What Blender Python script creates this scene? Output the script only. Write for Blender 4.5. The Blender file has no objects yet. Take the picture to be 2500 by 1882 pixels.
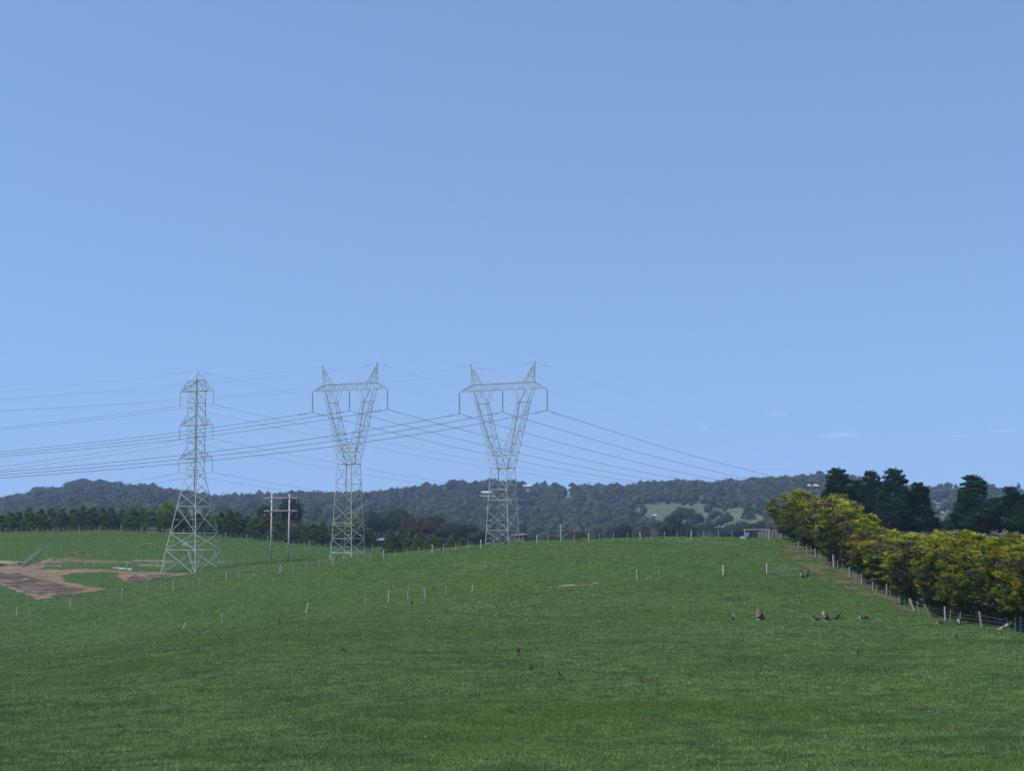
import bpy, math, random
import numpy as np
from mathutils import Vector, Matrix

# ------------------------------------------------------------------ camera, sky, sun
F = 3750.0                       # focal length in pixels of the 2500 px wide photograph
VH = 1290.0                      # row of the true horizon
TH = math.atan((VH - 941.0) / F)
CT, ST = math.cos(TH), math.sin(TH)
S = bpy.context.scene
COL = S.collection
cam_d = bpy.data.cameras.new('camera')
cam_d.sensor_width = 36.0
cam_d.lens = 36.0 * F / 2500.0
cam_d.clip_start = 0.5
cam_d.clip_end = 30000.0
cam = bpy.data.objects.new('camera', cam_d)
COL.objects.link(cam)
cam.location = (0, 0, 0)
cam.rotation_euler = (math.pi / 2 + TH, 0, 0)
S.camera = cam

SUN_AZ, SUN_EL = math.radians(-112), math.radians(57)      # azimuth clockwise from the view direction
w = bpy.data.worlds.new('World')
S.world = w
w.use_nodes = True
wn = w.node_tree
bg = wn.nodes['Background']
sky = wn.nodes.new('ShaderNodeTexSky')
sky.sky_type = 'NISHITA'
sky.sun_disc = False
sky.sun_elevation = SUN_EL
sky.sun_rotation = SUN_AZ % (2 * math.pi)
sky.altitude = 0
sky.air_density = 1.0
sky.dust_density = 0.15
sky.ozone_density = 5.0
hs = wn.nodes.new('ShaderNodeHueSaturation')
hs.inputs['Saturation'].default_value = .98
tcw = wn.nodes.new('ShaderNodeTexCoord'); mpw = wn.nodes.new('ShaderNodeMapping')
mpw.inputs['Scale'].default_value = (1, 1, .60); mpw.inputs['Location'].default_value = (0, 0, .205)
wn.links.new(tcw.outputs['Generated'], mpw.inputs[0]); wn.links.new(mpw.outputs[0], sky.inputs[0])
wn.links.new(sky.outputs[0], hs.inputs['Color'])
wn.links.new(hs.outputs[0], bg.inputs[0])
bg.inputs[1].default_value = 0.13
sun_d = bpy.data.lights.new('sun', 'SUN')
sun_d.energy = 4.6
sun_d.angle = math.radians(0.5)
sun_d.color = (1.0, 0.95, 0.87)
sun = bpy.data.objects.new('sun', sun_d)
COL.objects.link(sun)
sdir = Vector((math.sin(SUN_AZ) * math.cos(SUN_EL), math.cos(SUN_AZ) * math.cos(SUN_EL), math.sin(SUN_EL)))
sun.rotation_euler = sdir.to_track_quat('Z', 'Y').to_euler()
S.view_settings.view_transform = 'Standard'
S.view_settings.look = 'None'
S.view_settings.exposure = 0.42
S.view_settings.gamma = 1.0
S.cycles.volume_bounces = 0
S.cycles.max_bounces = 6
S.cycles.transparent_max_bounces = 12

rnd = random.Random(7)
rng = np.random.default_rng(7)
PI = math.pi
HAZE = 0.00011

# ------------------------------------------------------------------ helpers
def vnoise(x, y, seed=0):
    x = np.asarray(x, float); y = np.asarray(y, float)
    ix = np.floor(x).astype(np.int64); iy = np.floor(y).astype(np.int64)
    fx = x - ix; fy = y - iy
    fx = fx * fx * (3 - 2 * fx); fy = fy * fy * (3 - 2 * fy)
    def h(a, b):
        n = (a * 374761393 + b * 668265263 + seed * 974634777) & 0xffffffff
        n = ((n ^ (n >> 13)) * 1274126177) & 0xffffffff
        n = n ^ (n >> 16)
        return (n & 0xffff) / 65535.0
    return ((h(ix, iy) * (1 - fx) + h(ix + 1, iy) * fx) * (1 - fy) +
            (h(ix, iy + 1) * (1 - fx) + h(ix + 1, iy + 1) * fx) * fy)

def fbm(x, y, seed=0, oc=4):
    s = 0; a = .5; t = 0
    for i in range(oc):
        s = s + a * vnoise(np.asarray(x) * 2 ** i, np.asarray(y) * 2 ** i, seed + i * 17); t += a; a *= .5
    return s / t

def ray(u, v):
    """direction of a photograph pixel, scaled to one metre of depth"""
    yp = (941.0 - v) / F
    dy = CT - yp * ST
    return ((u - 1250.0) / F) / dy, (ST + yp * CT) / dy

# the lie of the near land, surveyed as heights at azimuths x distances
TU = [-300, 0, 300, 450, 600, 900, 1250, 1700, 1950, 2100, 2500, 2900]
TD = [0, 10, 20, 30, 48, 70, 100, 130, 150, 185, 235, 250, 275, 310, 340, 370, 400, 430, 455, 475, 520, 560, 700]
A0 = [-1.7, -2.1, -3.9, -5.9]
TZ = [
 A0 + [-7.9, -9.0, -10.5, -12.2, -13.6, -15.1, -15.0, -14.8, -14.4, -13.2, -12.3, -11.2, -8.6, -5.0, -2.0, -1.9, -3, -5, -12],
 A0 + [-7.8, -8.9, -10.2, -11.6, -13.0, -14.5, -13.8, -13.6, -13.2, -12.2, -11.3, -10.2, -7.6, -4.0, -1.0, -.9, -2, -4, -12],
 A0 + [-7.7, -8.6, -9.6, -10.5, -11.7, -13.3, -10.2, -9.9, -12.0, -12.3, -11.4, -10.3, -7.2, -3.2, -.3, -.3, -2, -4, -12],
 A0 + [-7.65, -8.5, -9.2, -9.8, -11.0, -12.6, -8.9, -8.5, -10.5, -11.4, -11.3, -10.7, -8.0, -4.6, -1.2, -1.0, -2, -4, -12],
 A0 + [-7.6, -8.3, -8.7, -8.95, -10.0, -11.7, -7.3, -6.7, -9.0, -9.8, -9.4, -8.8, -7.4, -5.2, -2.9, -2.7, -4, -6, -13],
 A0 + [-7.6, -8.1, -8.4, -8.5, -9.3, -9.6, -4.6, -4.1, -6.5, -8.4, -7.9, -7.2, -6.9, -6.7, -6.5, -6.2, -4.2, -4, -11],
 A0 + [-7.6, -8.0, -8.25, -8.4, -8.9, -7.5, -2.1, -1.85, -4.5, -8, -8.5, -8.6, -8.8, -9, -9, -9, -9, -9, -12],
 A0 + [-7.55, -7.95, -8.2, -8.35, -8.7, -5.9, -1.25, -1.2, -3.5, -7, -8.5, -9, -9, -9, -9, -9, -9, -9, -12],
 A0 + [-7.5, -7.9, -8.15, -8.3, -8.7, -5.5, -1.6, -1.4, -1.6, -4, -7, -9, -9, -9, -9, -9, -9, -9, -12],
 A0 + [-7.5, -7.9, -8.1, -8.3, -8.7, -6.1, -1.6, -1.4, -1.5, -3, -6, -9, -9, -9, -9, -9, -9, -9, -12],
 A0 + [-7.4, -7.7, -7.9, -8.4, -8.8, -6.2, -1.6, -1.4, -1.5, -3, -6, -9, -9, -9, -9, -9, -9, -9, -12],
 A0 + [-7.4, -7.7, -7.9, -8.4, -8.8, -6.2, -1.6, -1.4, -1.5, -3, -6, -9, -9, -9, -9, -9, -9, -9, -12]]
FU = np.arange(-300, 2901, 20.0)
FD = np.arange(0, 701, 2.0)
T1 = np.array([np.interp(FD, TD, r) for r in TZ])
TT = np.array([np.interp(FU, TU, T1[:, j]) for j in range(len(FD))]).T
def blur(a, sig, ax):
    k = np.exp(-.5 * (np.arange(-int(3 * sig), int(3 * sig) + 1) / sig) ** 2); k /= k.sum()
    n = len(k) // 2
    pad = [(0, 0), (0, 0)]; pad[ax] = (n, n)
    b = np.pad(a, pad, mode='edge')
    return np.apply_along_axis(lambda m: np.convolve(m, k, 'valid'), ax, b)
TT = blur(blur(TT, 3.0, 0), 3.2, 1)

SK = [(-400,1225),(-100,1222),(0,1212),(23,1206),(63,1202),(90,1189),(127,1187),(152,1186),(163,1174),(199,1170),(235,1171),(271,1175),(307,1180),
 (371,1181),(400,1191),(445,1194),(481,1200),(517,1207),(572,1206),(631,1203),(671,1205),(716,1199),(762,1200),(800,1202),
 (872,1199),(926,1200),(959,1192),(981,1189),(1026,1187),(1080,1184),(1104,1175),(1131,1175),(1143,1179),(1189,1172),
 (1254,1174),(1301,1181),(1317,1186),(1354,1182),(1368,1185),(1395,1181),(1444,1184),(1507,1181),(1522,1186),(1580,1175),
 (1650,1171),(1717,1173),(1753,1175),(1843,1166),(1885,1165),(1961,1159),(2010,1154),(2100,1160),(2164,1178),(2259,1188),(2337,1190),(2407,1178),
 (2439,1186),(2482,1190),(2500,1195),(2700,1205),(3000,1200)]
SKU = np.array([a for a, b in SK], float); SKV = np.array([b for a, b in SK], float)
DR = 2300.0
def zt(x, y):
    x = np.asarray(x, float); y = np.asarray(y, float)
    u = 1250 + F * 1.0045 * x / np.maximum(y, 25)
    uu = np.clip((u + 300) / 20, 0, len(FU) - 1.001)
    dd = np.clip(y / 2, 0, len(FD) - 1.001)
    i = uu.astype(int); j = dd.astype(int); a = uu - i; b = dd - j
    zn = (TT[i, j] * (1 - a) + TT[i + 1, j] * a) * (1 - b) + (TT[i, j + 1] * (1 - a) + TT[i + 1, j + 1] * a) * b
    zn = zn + (fbm(x / 11, y / 11, 3, 3) - .5) * .45 * np.clip(y / 120, 0.1, 1)
    # far hills
    vr = np.interp(u, SKU, SKV) + 23
    zr = (VH - vr) / F * DR
    t = np.clip((y - 700) / (DR - 700), 0, 1)
    prof = .25 * t + .75 * (t * t * (3 - 2 * t))
    zf = -12 + (zr + 12) * prof
    fold = (fbm(x / 260, y / 420, 11, 3) - .5) * 30 * np.clip(t * 4, 0, 1) * np.clip((1 - t) * 1.8, 0, 1)
    back = np.clip((y - DR) / 1500, 0, 1)
    zf = zf + fold - back * 80
    m = np.clip((y - 640) / 60, 0, 1)
    return zn * (1 - m) + zf * m

def zt1(x, y): return float(zt(np.array([x]), np.array([y]))[0])
def at(u, D, v=1300.0):
    rx, rz = ray(u, v)
    x = rx * D
    return Vector((x, D, zt1(x, D)))
def zat(u, v, D):
    rx, rz = ray(u, v)
    return Vector((rx * D, D, rz * D))
def proj(x, y, z):
    cz = y * CT + z * ST
    return 1250 + F * x / cz, 941 - F * (-y * ST + z * CT) / cz

def mesh_np(name, V, Fc, mats, col=None, smooth=False):
    """V (n,3), Fc (m,k) faces of one size"""
    me = bpy.data.meshes.new(name)
    V = np.asarray(V, np.float32); Fc = np.asarray(Fc, np.int32)
    k = Fc.shape[1]
    me.vertices.add(len(V)); me.vertices.foreach_set('co', V.ravel())
    me.loops.add(Fc.size); me.loops.foreach_set('vertex_index', Fc.ravel())
    me.polygons.add(len(Fc))
    me.polygons.foreach_set('loop_start', np.arange(0, Fc.size, k, dtype=np.int32))
    me.update(calc_edges=True)
    if col is not None:
        a = me.color_attributes.new('Col', 'FLOAT_COLOR', 'POINT')
        c = np.ones((len(V), 4), np.float32); c[:, :3] = col
        a.data.foreach_set('color', c.ravel())
    if smooth:
        me.polygons.foreach_set('use_smooth', np.ones(len(Fc), bool))
    for m in (mats if isinstance(mats, (list, tuple)) else [mats]):
        me.materials.append(m)
    return me

class MB:
    """collects boxes, bars, tubes and polygons; build() links them as ONE mesh object"""
    def __init__(s): s.v = []; s.f = []; s.mi = []; s.m = 0
    def poly(s, pts, faces):
        b = len(s.v); s.v += [tuple(p) for p in pts]
        for f in faces: s.f.append([b + i for i in f]); s.mi.append(s.m)
    def box(s, c, d, rz=0, tilt=None):
        c = Vector(c); R = Matrix.Rotation(rz, 3, 'Z')
        if tilt is not None: R = tilt @ R
        P = [c + R @ Vector((i * d[0] / 2, j * d[1] / 2, k * d[2] / 2)) for k in (-1, 1) for i, j in ((-1, -1), (1, -1), (1, 1), (-1, 1))]
        s.poly(P, [(3, 2, 1, 0), (4, 5, 6, 7), (0, 1, 5, 4), (1, 2, 6, 5), (2, 3, 7, 6), (3, 0, 4, 7)])
    def bar(s, a, b, w, w2=None, n=4):
        a = Vector(a); b = Vector(b); d = b - a
        if d.length < 1e-6: return
        d.normalize()
        x = d.cross(Vector((0, 0, 1)))
        if x.length < 1e-3: x = Vector((1, 0, 0))
        x.normalize(); y = d.cross(x)
        w2 = w if w2 is None else w2
        P = []
        for p, r in ((a, w), (b, w2)):
            for i in range(n):
                t = 2 * PI * (i + .5) / n
                P.append(p + (x * math.cos(t) + y * math.sin(t)) * r * (.7071 if n == 4 else .5))
        s.poly(P, [tuple(range(n - 1, -1, -1)), tuple(range(n, 2 * n))] + [(i, (i + 1) % n, n + (i + 1) % n, n + i) for i in range(n)])
    def angle(s, a, b, w, inward, t=0.018):
        """an L-shaped steel angle section from a to b, opening towards inward"""
        a = Vector(a); b = Vector(b); d = (b - a).normalized()
        i = Vector(inward); i = (i - d * i.dot(d))
        if i.length < 1e-4: i = d.orthogonal()
        i.normalize(); j = d.cross(i)
        e1 = (i + j).normalized(); e2 = (i - j).normalized()
        for e, g in ((e1, e2), (e2, e1)):
            o = g * t
            P = [a, a + e * w, a + e * w + o, a + o, b, b + e * w, b + e * w + o, b + o]
            s.poly(P, [(3, 2, 1, 0), (4, 5, 6, 7), (0, 1, 5, 4), (1, 2, 6, 5), (2, 3, 7, 6), (3, 0, 4, 7)])
    def tube(s, pts, r, n=6, r2=None):
        pts = [Vector(p) for p in pts]; m = len(pts); b = len(s.v)
        for k, p in enumerate(pts):
            d = (pts[min(k + 1, m - 1)] - pts[max(k - 1, 0)])
            d.normalize()
            x = d.cross(Vector((.13, .2, 1))); x.normalize(); y = d.cross(x)
            rr = r if r2 is None else r + (r2 - r) * k / (m - 1)
            for i in range(n):
                t = 2 * PI * i / n
                s.v.append(tuple(p + (x * math.cos(t) + y * math.sin(t)) * rr))
        for k in range(m - 1):
            for i in range(n):
                s.f.append([b + k * n + i, b + k * n + (i + 1) % n, b + (k + 1) * n + (i + 1) % n, b + (k + 1) * n + i]); s.mi.append(s.m)
        s.f.append([b + i for i in range(n - 1, -1, -1)]); s.mi.append(s.m)
        s.f.append([b + (m - 1) * n + i for i in range(n)]); s.mi.append(s.m)
    def lathe(s, c, prof, n=10):
        c = Vector(c); b = len(s.v); m = len(prof)
        for r, z in prof:
            for i in range(n):
                t = 2 * PI * i / n; s.v.append((c.x + r * math.cos(t), c.y + r * math.sin(t), c.z + z))
        for k in range(m - 1):
            for i in range(n):
                s.f.append([b + k * n + i, b + k * n + (i + 1) % n, b + (k + 1) * n + (i + 1) % n, b + (k + 1) * n + i]); s.mi.append(s.m)
        s.f.append([b + i for i in range(n - 1, -1, -1)]); s.mi.append(s.m)
        s.f.append([b + (m - 1) * n + i for i in range(n)]); s.mi.append(s.m)
    def mesh(s, name, mats):
        me = bpy.data.meshes.new(name)
        me.from_pydata(s.v, [], s.f)
        for m in (mats if isinstance(mats, (list, tuple)) else [mats]): me.materials.append(m)
        me.polygons.foreach_set('material_index', s.mi)
        me.update()
        return me
    def build(s, name, mats, parent=None, smooth=False):
        me = s.mesh(name, mats)
        if smooth: me.polygons.foreach_set('use_smooth', [True] * len(me.polygons))
        return link(name, me, parent)

def link(name, me, parent=None, loc=None, rz=None, sc=None):
    o = bpy.data.objects.new(name, me); COL.objects.link(o)
    if parent is not None: o.parent = parent
    if loc is not None: o.location = loc
    if rz is not None: o.rotation_euler = (0, 0, rz)
    if sc is not None: o.scale = sc
    return o
def tag(o, label=None, cat=None, group=None, kind=None):
    if label: o['label'] = label
    if cat: o['category'] = cat
    if group: o['group'] = group
    if kind: o['kind'] = kind
    return o
def empty(name, loc=(0, 0, 0), rz=0):
    o = link(name, None, None, loc, rz); o.empty_display_size = 0.5
    return o
ORD = ['first', 'second', 'third', 'fourth', 'fifth', 'sixth', 'seventh', 'eighth', 'ninth', 'tenth', 'eleventh', 'twelfth', 'thirteenth',
       'fourteenth', 'fifteenth', 'sixteenth', 'seventeenth', 'eighteenth', 'nineteenth', 'twentieth']
TENS = {2: ('twenty', 'twentieth'), 3: ('thirty', 'thirtieth'), 4: ('forty', 'fortieth'), 5: ('fifty', 'fiftieth'), 6: ('sixty', 'sixtieth')}
def nth(i):
    if i < 20: return ORD[i]
    t, o = divmod(i + 1, 10)
    return TENS[t][1] if o == 0 else TENS[t][0] + '-' + ORD[o - 1]

# ------------------------------------------------------------------ materials
def mat(name):
    m = bpy.data.materials.new(name); m.use_nodes = True
    nt = m.node_tree
    return m, nt, nt.nodes['Principled BSDF'], nt.nodes['Material Output']
def node(nt, t, **kw):
    n = nt.nodes.new(t)
    for k, v in kw.items():
        if hasattr(n, k) and not k.startswith('i_'): setattr(n, k, v)
        else: n.inputs[k[2:]].default_value = v
    return n
def noise(nt, scale, detail=3, rough=.55, vec=None):
    n = nt.nodes.new('ShaderNodeTexNoise')
    n.inputs['Scale'].default_value = scale; n.inputs['Detail'].default_value = detail; n.inputs['Roughness'].default_value = rough
    if vec is not None: nt.links.new(vec, n.inputs['Vector'])
    return n.outputs['Fac']
def ramp(nt, fac, stops):
    r = nt.nodes.new('ShaderNodeValToRGB')
    e = r.color_ramp.elements
    while len(e) > 1: e.remove(e[-1])
    e[0].position = stops[0][0]; e[0].color = tuple(stops[0][1]) + (1,)
    for p, c in stops[1:]:
        q = e.new(p); q.color = tuple(c) + (1,)
    nt.links.new(fac, r.inputs[0])
    return r.outputs[0]
def mixc(nt, fac, a, b, mode='MIX'):
    m = nt.nodes.new('ShaderNodeMix'); m.data_type = 'RGBA'; m.blend_type = mode
    for s_, v in ((m.inputs[0], fac), (m.inputs[6], a), (m.inputs[7], b)):
        if isinstance(v, (int, float)): s_.default_value = v
        elif isinstance(v, tuple): s_.default_value = v + (1,)
        else: nt.links.new(v, s_)
    return m.outputs[2]
def bump(nt, h, strength, dist, pb):
    b = nt.nodes.new('ShaderNodeBump'); b.inputs['Strength'].default_value = strength; b.inputs['Distance'].default_value = dist
    nt.links.new(h, b.inputs['Height']); nt.links.new(b.outputs[0], pb.inputs['Normal'])
def simple(name, c, rough=.7, metal=0, var=.25, scale=3.0, bumpd=0):
    m, nt, p, _ = mat(name)
    tc = nt.nodes.new('ShaderNodeTexCoord')
    n = noise(nt, scale, 4, .6, tc.outputs['Object'])
    a = tuple(x * (1 - var) for x in c); b = tuple(min(1, x * (1 + var)) for x in c)
    nt.links.new(ramp(nt, n, [(.3, a), (.7, b)]), p.inputs['Base Color'])
    p.inputs['Roughness'].default_value = rough; p.inputs['Metallic'].default_value = metal
    p.inputs['Specular IOR Level'].default_value = .3
    if bumpd: bump(nt, n, .6, bumpd, p)
    return m
def leafmat(name, trans=.3, spec=.2):
    m, nt, p, out = mat(name)
    a = nt.nodes.new('ShaderNodeAttribute'); a.attribute_name = 'Col'
    oi = nt.nodes.new('ShaderNodeObjectInfo')
    hsv = nt.nodes.new('ShaderNodeHueSaturation')
    mr = nt.nodes.new('ShaderNodeMapRange'); mr.inputs[3].default_value = .78; mr.inputs[4].default_value = 1.22
    nt.links.new(oi.outputs['Random'], mr.inputs[0]); nt.links.new(mr.outputs[0], hsv.inputs['Value'])
    mr2 = nt.nodes.new('ShaderNodeMapRange'); mr2.inputs[3].default_value = .488; mr2.inputs[4].default_value = .512
    nt.links.new(oi.outputs['Random'], mr2.inputs[0]); nt.links.new(mr2.outputs[0], hsv.inputs['Hue'])
    nt.links.new(a.outputs['Color'], hsv.inputs['Color'])
    nt.links.new(hsv.outputs[0], p.inputs['Base Color'])
    p.inputs['Roughness'].default_value = .6; p.inputs['Specular IOR Level'].default_value = spec
    t = nt.nodes.new('ShaderNodeBsdfTranslucent'); nt.links.new(hsv.outputs[0], t.inputs[0])
    mx = nt.nodes.new('ShaderNodeMixShader'); mx.inputs[0].default_value = trans
    nt.links.new(p.outputs[0], mx.inputs[1]); nt.links.new(t.outputs[0], mx.inputs[2]); nt.links.new(mx.outputs[0], out.inputs[0])
    return m

# paddock grass
M = {}
m, nt, p, _ = mat('paddock_grass')
geo = nt.nodes.new('ShaderNodeNewGeometry')
mp = nt.nodes.new('ShaderNodeMapping'); mp.inputs['Scale'].default_value = (1, 1, 1)
nt.links.new(geo.outputs['Position'], mp.inputs[0])
big = noise(nt, .035, 4, .6, mp.outputs[0]); mid = noise(nt, .75, 5, .68, mp.outputs[0]); fine = noise(nt, 3.0, 4, .7, mp.outputs[0])
c1 = ramp(nt, big, [(.35, (.026, .068, .012)), (.5, (.036, .080, .012)), (.66, (.048, .088, .013))])
c2 = ramp(nt, mid, [(.34, (.014, .045, .012)), (.47, (.036, .080, .015)), (.6, (.060, .108, .020)), (.72, (.080, .125, .030))])
c = mixc(nt, .6, c1, c2)
f2 = ramp(nt, fine, [(.32, (.55, .62, .5)), (.5, (1, 1, 1)), (.7, (1.35, 1.3, 1.25))])
c = mixc(nt, 1.0, c, f2, 'MULTIPLY')
dry = noise(nt, .09, 5, .7, mp.outputs[0])
dm = ramp(nt, dry, [(.66, (0, 0, 0)), (.76, (1, 1, 1))])
c = mixc(nt, dm, c, (.105, .095, .045))
c = mixc(nt, 1.0, c, (.84, .84, .84), 'MULTIPLY')
nt.links.new(c, p.inputs['Base Color']); p.inputs['Roughness'].default_value = .9; p.inputs['Specular IOR Level'].default_value = .1
mpb = nt.nodes.new('ShaderNodeMapping'); mpb.inputs['Scale'].default_value = (.55, 1.0, 1); nt.links.new(geo.outputs['Position'], mpb.inputs[0])
hum = noise(nt, .9, 5, .62, mpb.outputs[0])
bump(nt, hum, 1.0, .55, p)
M['ground'] = m
m, nt, p, _ = mat('hill_floor')
geo = nt.nodes.new('ShaderNodeNewGeometry')
n = noise(nt, .012, 5, .65, geo.outputs['Position'])
nt.links.new(ramp(nt, n, [(.3, (.028, .052, .02)), (.52, (.040, .066, .026)), (.62, (.076, .070, .046))]), p.inputs['Base Color'])
p.inputs['Roughness'].default_value = .95
M['hill'] = m
def dirtmat(name, stops, sc=.25, st=.5):
    m, nt, p, _ = mat(name)
    geo = nt.nodes.new('ShaderNodeNewGeometry')
    a = noise(nt, sc, 6, .7, geo.outputs['Position'])
    mpd = nt.nodes.new('ShaderNodeMapping'); mpd.inputs['Rotation'].default_value = (0, 0, -.5); mpd.inputs['Scale'].default_value = (.12, 1.1, 1); nt.links.new(geo.outputs['Position'], mpd.inputs[0])
    rut = noise(nt, .9, 4, .6, mpd.outputs[0])
    nt.links.new(mixc(nt, 1.0, ramp(nt, a, stops), ramp(nt, rut, [(.35, (.72, .72, .72)), (.6, (1.12, 1.12, 1.12))]), 'MULTIPLY'), p.inputs['Base Color'])
    p.inputs['Roughness'].default_value = .95; p.inputs['Specular IOR Level'].default_value = .1
    bump(nt, noise(nt, 2.2, 5, .7, geo.outputs['Position']), st, .12, p)
    return m
M['track'] = dirtmat('dirt_track', [(.3, (.092, .066, .040)), (.5, (.138, .102, .066)), (.68, (.18, .145, .10))])
M['mud'] = dirtmat('mud', [(.3, (.038, .024, .018)), (.46, (.062, .042, .032)), (.56, (.10, .075, .058)), (.68, (.24, .20, .165))], .3, 1.0)
M['soil'] = dirtmat('bare_soil', [(.3, (.075, .055, .036)), (.52, (.115, .085, .055)), (.7, (.09, .10, .045))], .6)
M['strip'] = dirtmat('trampled_soil', [(.3, (.055, .045, .030)), (.48, (.085, .066, .045)), (.6, (.060, .075, .028))], .8)
M['straw'] = dirtmat('dry_straw', [(.3, (.11, .10, .05)), (.7, (.20, .165, .105))], .6)
M['grass'] = leafmat('grass_blades', .35, .25)
M['leaf'] = leafmat('foliage', .36, .15)
m, nt, p, _ = mat('canopy')
a_ = nt.nodes.new('ShaderNodeAttribute'); a_.attribute_name = 'Col'; geo = nt.nodes.new('ShaderNodeNewGeometry')
nn_ = noise(nt, .9, 4, .7, geo.outputs['Position'])
nt.links.new(mixc(nt, 1.0, a_.outputs['Color'], ramp(nt, nn_, [(.3, (.6, .6, .6)), (.7, (1.5, 1.5, 1.45))]), 'MULTIPLY'), p.inputs['Base Color'])
p.inputs['Roughness'].default_value = .85; p.inputs['Specular IOR Level'].default_value = .1
bump(nt, nn_, 1.0, 1.6, p)
M['canopy'] = m
M['needle'] = leafmat('needles', .12, .15)
M['flower'] = leafmat('petals', .3)
M['bark'] = simple('bark', (.10, .085, .07), .9, 0, .35, 6)
M['palebark'] = simple('pale_bark', (.30, .27, .24), .85, 0, .3, 4)
M['steel'] = simple('galvanised_steel', (.33, .355, .345), .65, .1, .14, 1.6)
M['insul'] = simple('insulator_glass', (.07, .075, .08), .25, 0, .1, 3)
M['insul2'] = simple('insulator_grey', (.20, .21, .22), .35, 0, .1, 3)
M['cable'] = simple('conductor', (.085, .09, .10), .6, 0, .05, 1)
M['wire'] = simple('fence_wire', (.20, .20, .19), .6, .4, .1, 1)
M['post'] = simple('weathered_timber', (.36, .34, .29), .9, 0, .35, 5)
M['steelpost'] = simple('steel_picket', (.30, .31, .29), .6, .2, .2, 3)
M['greypost'] = simple('grey_timber', (.21, .20, .185), .9, 0, .35, 5)
M['pole'] = simple('pole_timber', (.40, .385, .36), .85, 0, .22, 3)
M['gate'] = simple('gate_tube', (.24, .26, .25), .45, .4, .1, 2)
M['roofw'] = simple('pale_roof', (.42, .43, .42), .5, 0, .08, 1)
M['roofg'] = simple('grey_roof', (.15, .175, .19), .6, .1, .08, 1)
M['roofr'] = simple('tile_roof', (.42, .16, .08), .7, 0, .2, 1)
M['darkwall'] = simple('dark_wall', (.07, .07, .065), .8, 0, .1, 1)
M['wall'] = simple('house_wall', (.50, .48, .44), .8, 0, .1, 1)
M['glass'] = simple('window_glass', (.03, .04, .05), .15, 0, .1, 1)
M['white'] = simple('white_plastic', (.50, .52, .52), .5, 0, .05, 1)
M['blue'] = simple('blue_drum', (.10, .14, .28), .5, 0, .1, 1)
M['rock'] = simple('rock', (.30, .28, .25), .9, 0, .3, 3, .05)

# ------------------------------------------------------------------ the land
def sheet(name, s0, s1, ns, ys, matl, origin=-60.0, label=None):
    s = np.linspace(s0, s1, ns); ys = np.asarray(ys, float)
    SS, YY = np.meshgrid(s, ys); XX = SS * (YY - origin)
    Z = zt(XX, YY)
    V = np.stack([XX, YY, Z], -1).reshape(-1, 3)
    ny = len(ys)
    i = np.arange(ny - 1)[:, None] * ns + np.arange(ns - 1)[None, :]
    Fq = np.stack([i, i + 1, i + ns + 1, i + ns], -1).reshape(-1, 4)
    o = link(name, mesh_np(name, V, Fq, matl, smooth=True))
    return tag(o, kind='structure')
ys = np.concatenate([np.arange(-58, 40, 4), np.arange(40, 480, 1.0), np.arange(480, 760.1, 5)])
sheet('ground', -.55, .55, 520, ys, M['ground'])
ys2 = np.concatenate([np.arange(760, 2600, 14), np.arange(2600, 4600, 80)])
sheet('hills', -.75, .75, 420, ys2, M['hill'])
big_ = MB()
big_.poly([(-3650, -370, -34), (3650, -370, -34), (3650, 4970, -34), (-3650, 4970, -34)], [(0, 1, 2, 3)])
tag(big_.build('plain', M['hill']), kind='structure')

def inpoly(u, v, P):
    r = np.zeros(u.shape, bool); n = len(P); j = n - 1
    for i in range(n):
        xi, yi = P[i]; xj, yj = P[j]
        c_ = ((yi > v) != (yj > v)) & (u < (xj - xi) * (v - yi) / (yj - yi + 1e-9) + xi)
        r ^= c_; j = i
    return r
def patch(name, P, bounds, matl, lift=.05, cell=.4, jit=5.0, holes=0.0, seed=5):
    x0, x1, y0, y1 = bounds
    gx = np.arange(x0, x1, cell); gy = np.arange(y0, y1, cell)
    X, Y = np.meshgrid(gx, gy); Z = zt(X, Y)
    cx = X[:-1, :-1] + cell / 2; cy = Y[:-1, :-1] + cell / 2; cz = Z[:-1, :-1]
    u, v = proj(cx, cy, cz)
    u = u + (fbm(cx / 3.5, cy / 3.5, seed, 5) - .5) * jit * 5 + (rng.random(cx.shape) - .5) * jit
    v = v + (fbm(cx / 3.5, cy / 3.5, seed + 9, 5) - .5) * jit * 1.6 + (rng.random(cx.shape) - .5) * jit * .35
    ok = inpoly(u, v, P)
    if holes: ok &= fbm(cx / 1.7, cy / 1.7, seed + 21, 4) > holes
    n = len(gx)
    jj, ii = np.nonzero(ok)
    b = jj * n + ii
    Fq = np.stack([b, b + 1, b + n + 1, b + n], -1)
    used, inv = np.unique(Fq, return_inverse=True)
    V = np.stack([X, Y, Z + lift], -1).reshape(-1, 3)[used]
    o = link(name, mesh_np(name, V, inv.reshape(-1, 4), matl, smooth=True))
    return tag(o, kind='structure')
def q6(L): return [(a / 4.809, 1330 + b / 4.809) for a, b in L]
patch('dirt_track', q6([(-60,200),(50,236),(230,250),(300,262),(360,245),(470,185),(560,165),(640,150),(600,190),(500,215),(490,292),(900,292),(1300,292),(1530,302),(1850,322),(2330,330),
  (2200,350),(1900,392),(1560,440),(1480,435),(1380,390),(1370,345),(1440,335),(1200,322),(900,332),(720,358),(720,390),(800,430),(1000,480),(1280,510),(1100,545),(640,612),(440,650),(330,600),(60,480),(-60,440)]),
  (-125, -55, 262, 402), M['track'])
patch('mud', q6([(-60,325),(200,335),(450,400),(800,485),(1020,530),(640,600),(330,560),(140,480),(-60,400)]), (-125, -60, 262, 372), M['mud'], .10, .4, 5, .3, 31)
patch('mud', q6([(1560,362),(1900,345),(2080,345),(1900,388),(1580,432),(1480,415)]), (-100, -60, 300, 372), M['mud'], .10, .4, 4, .25, 37)
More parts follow.
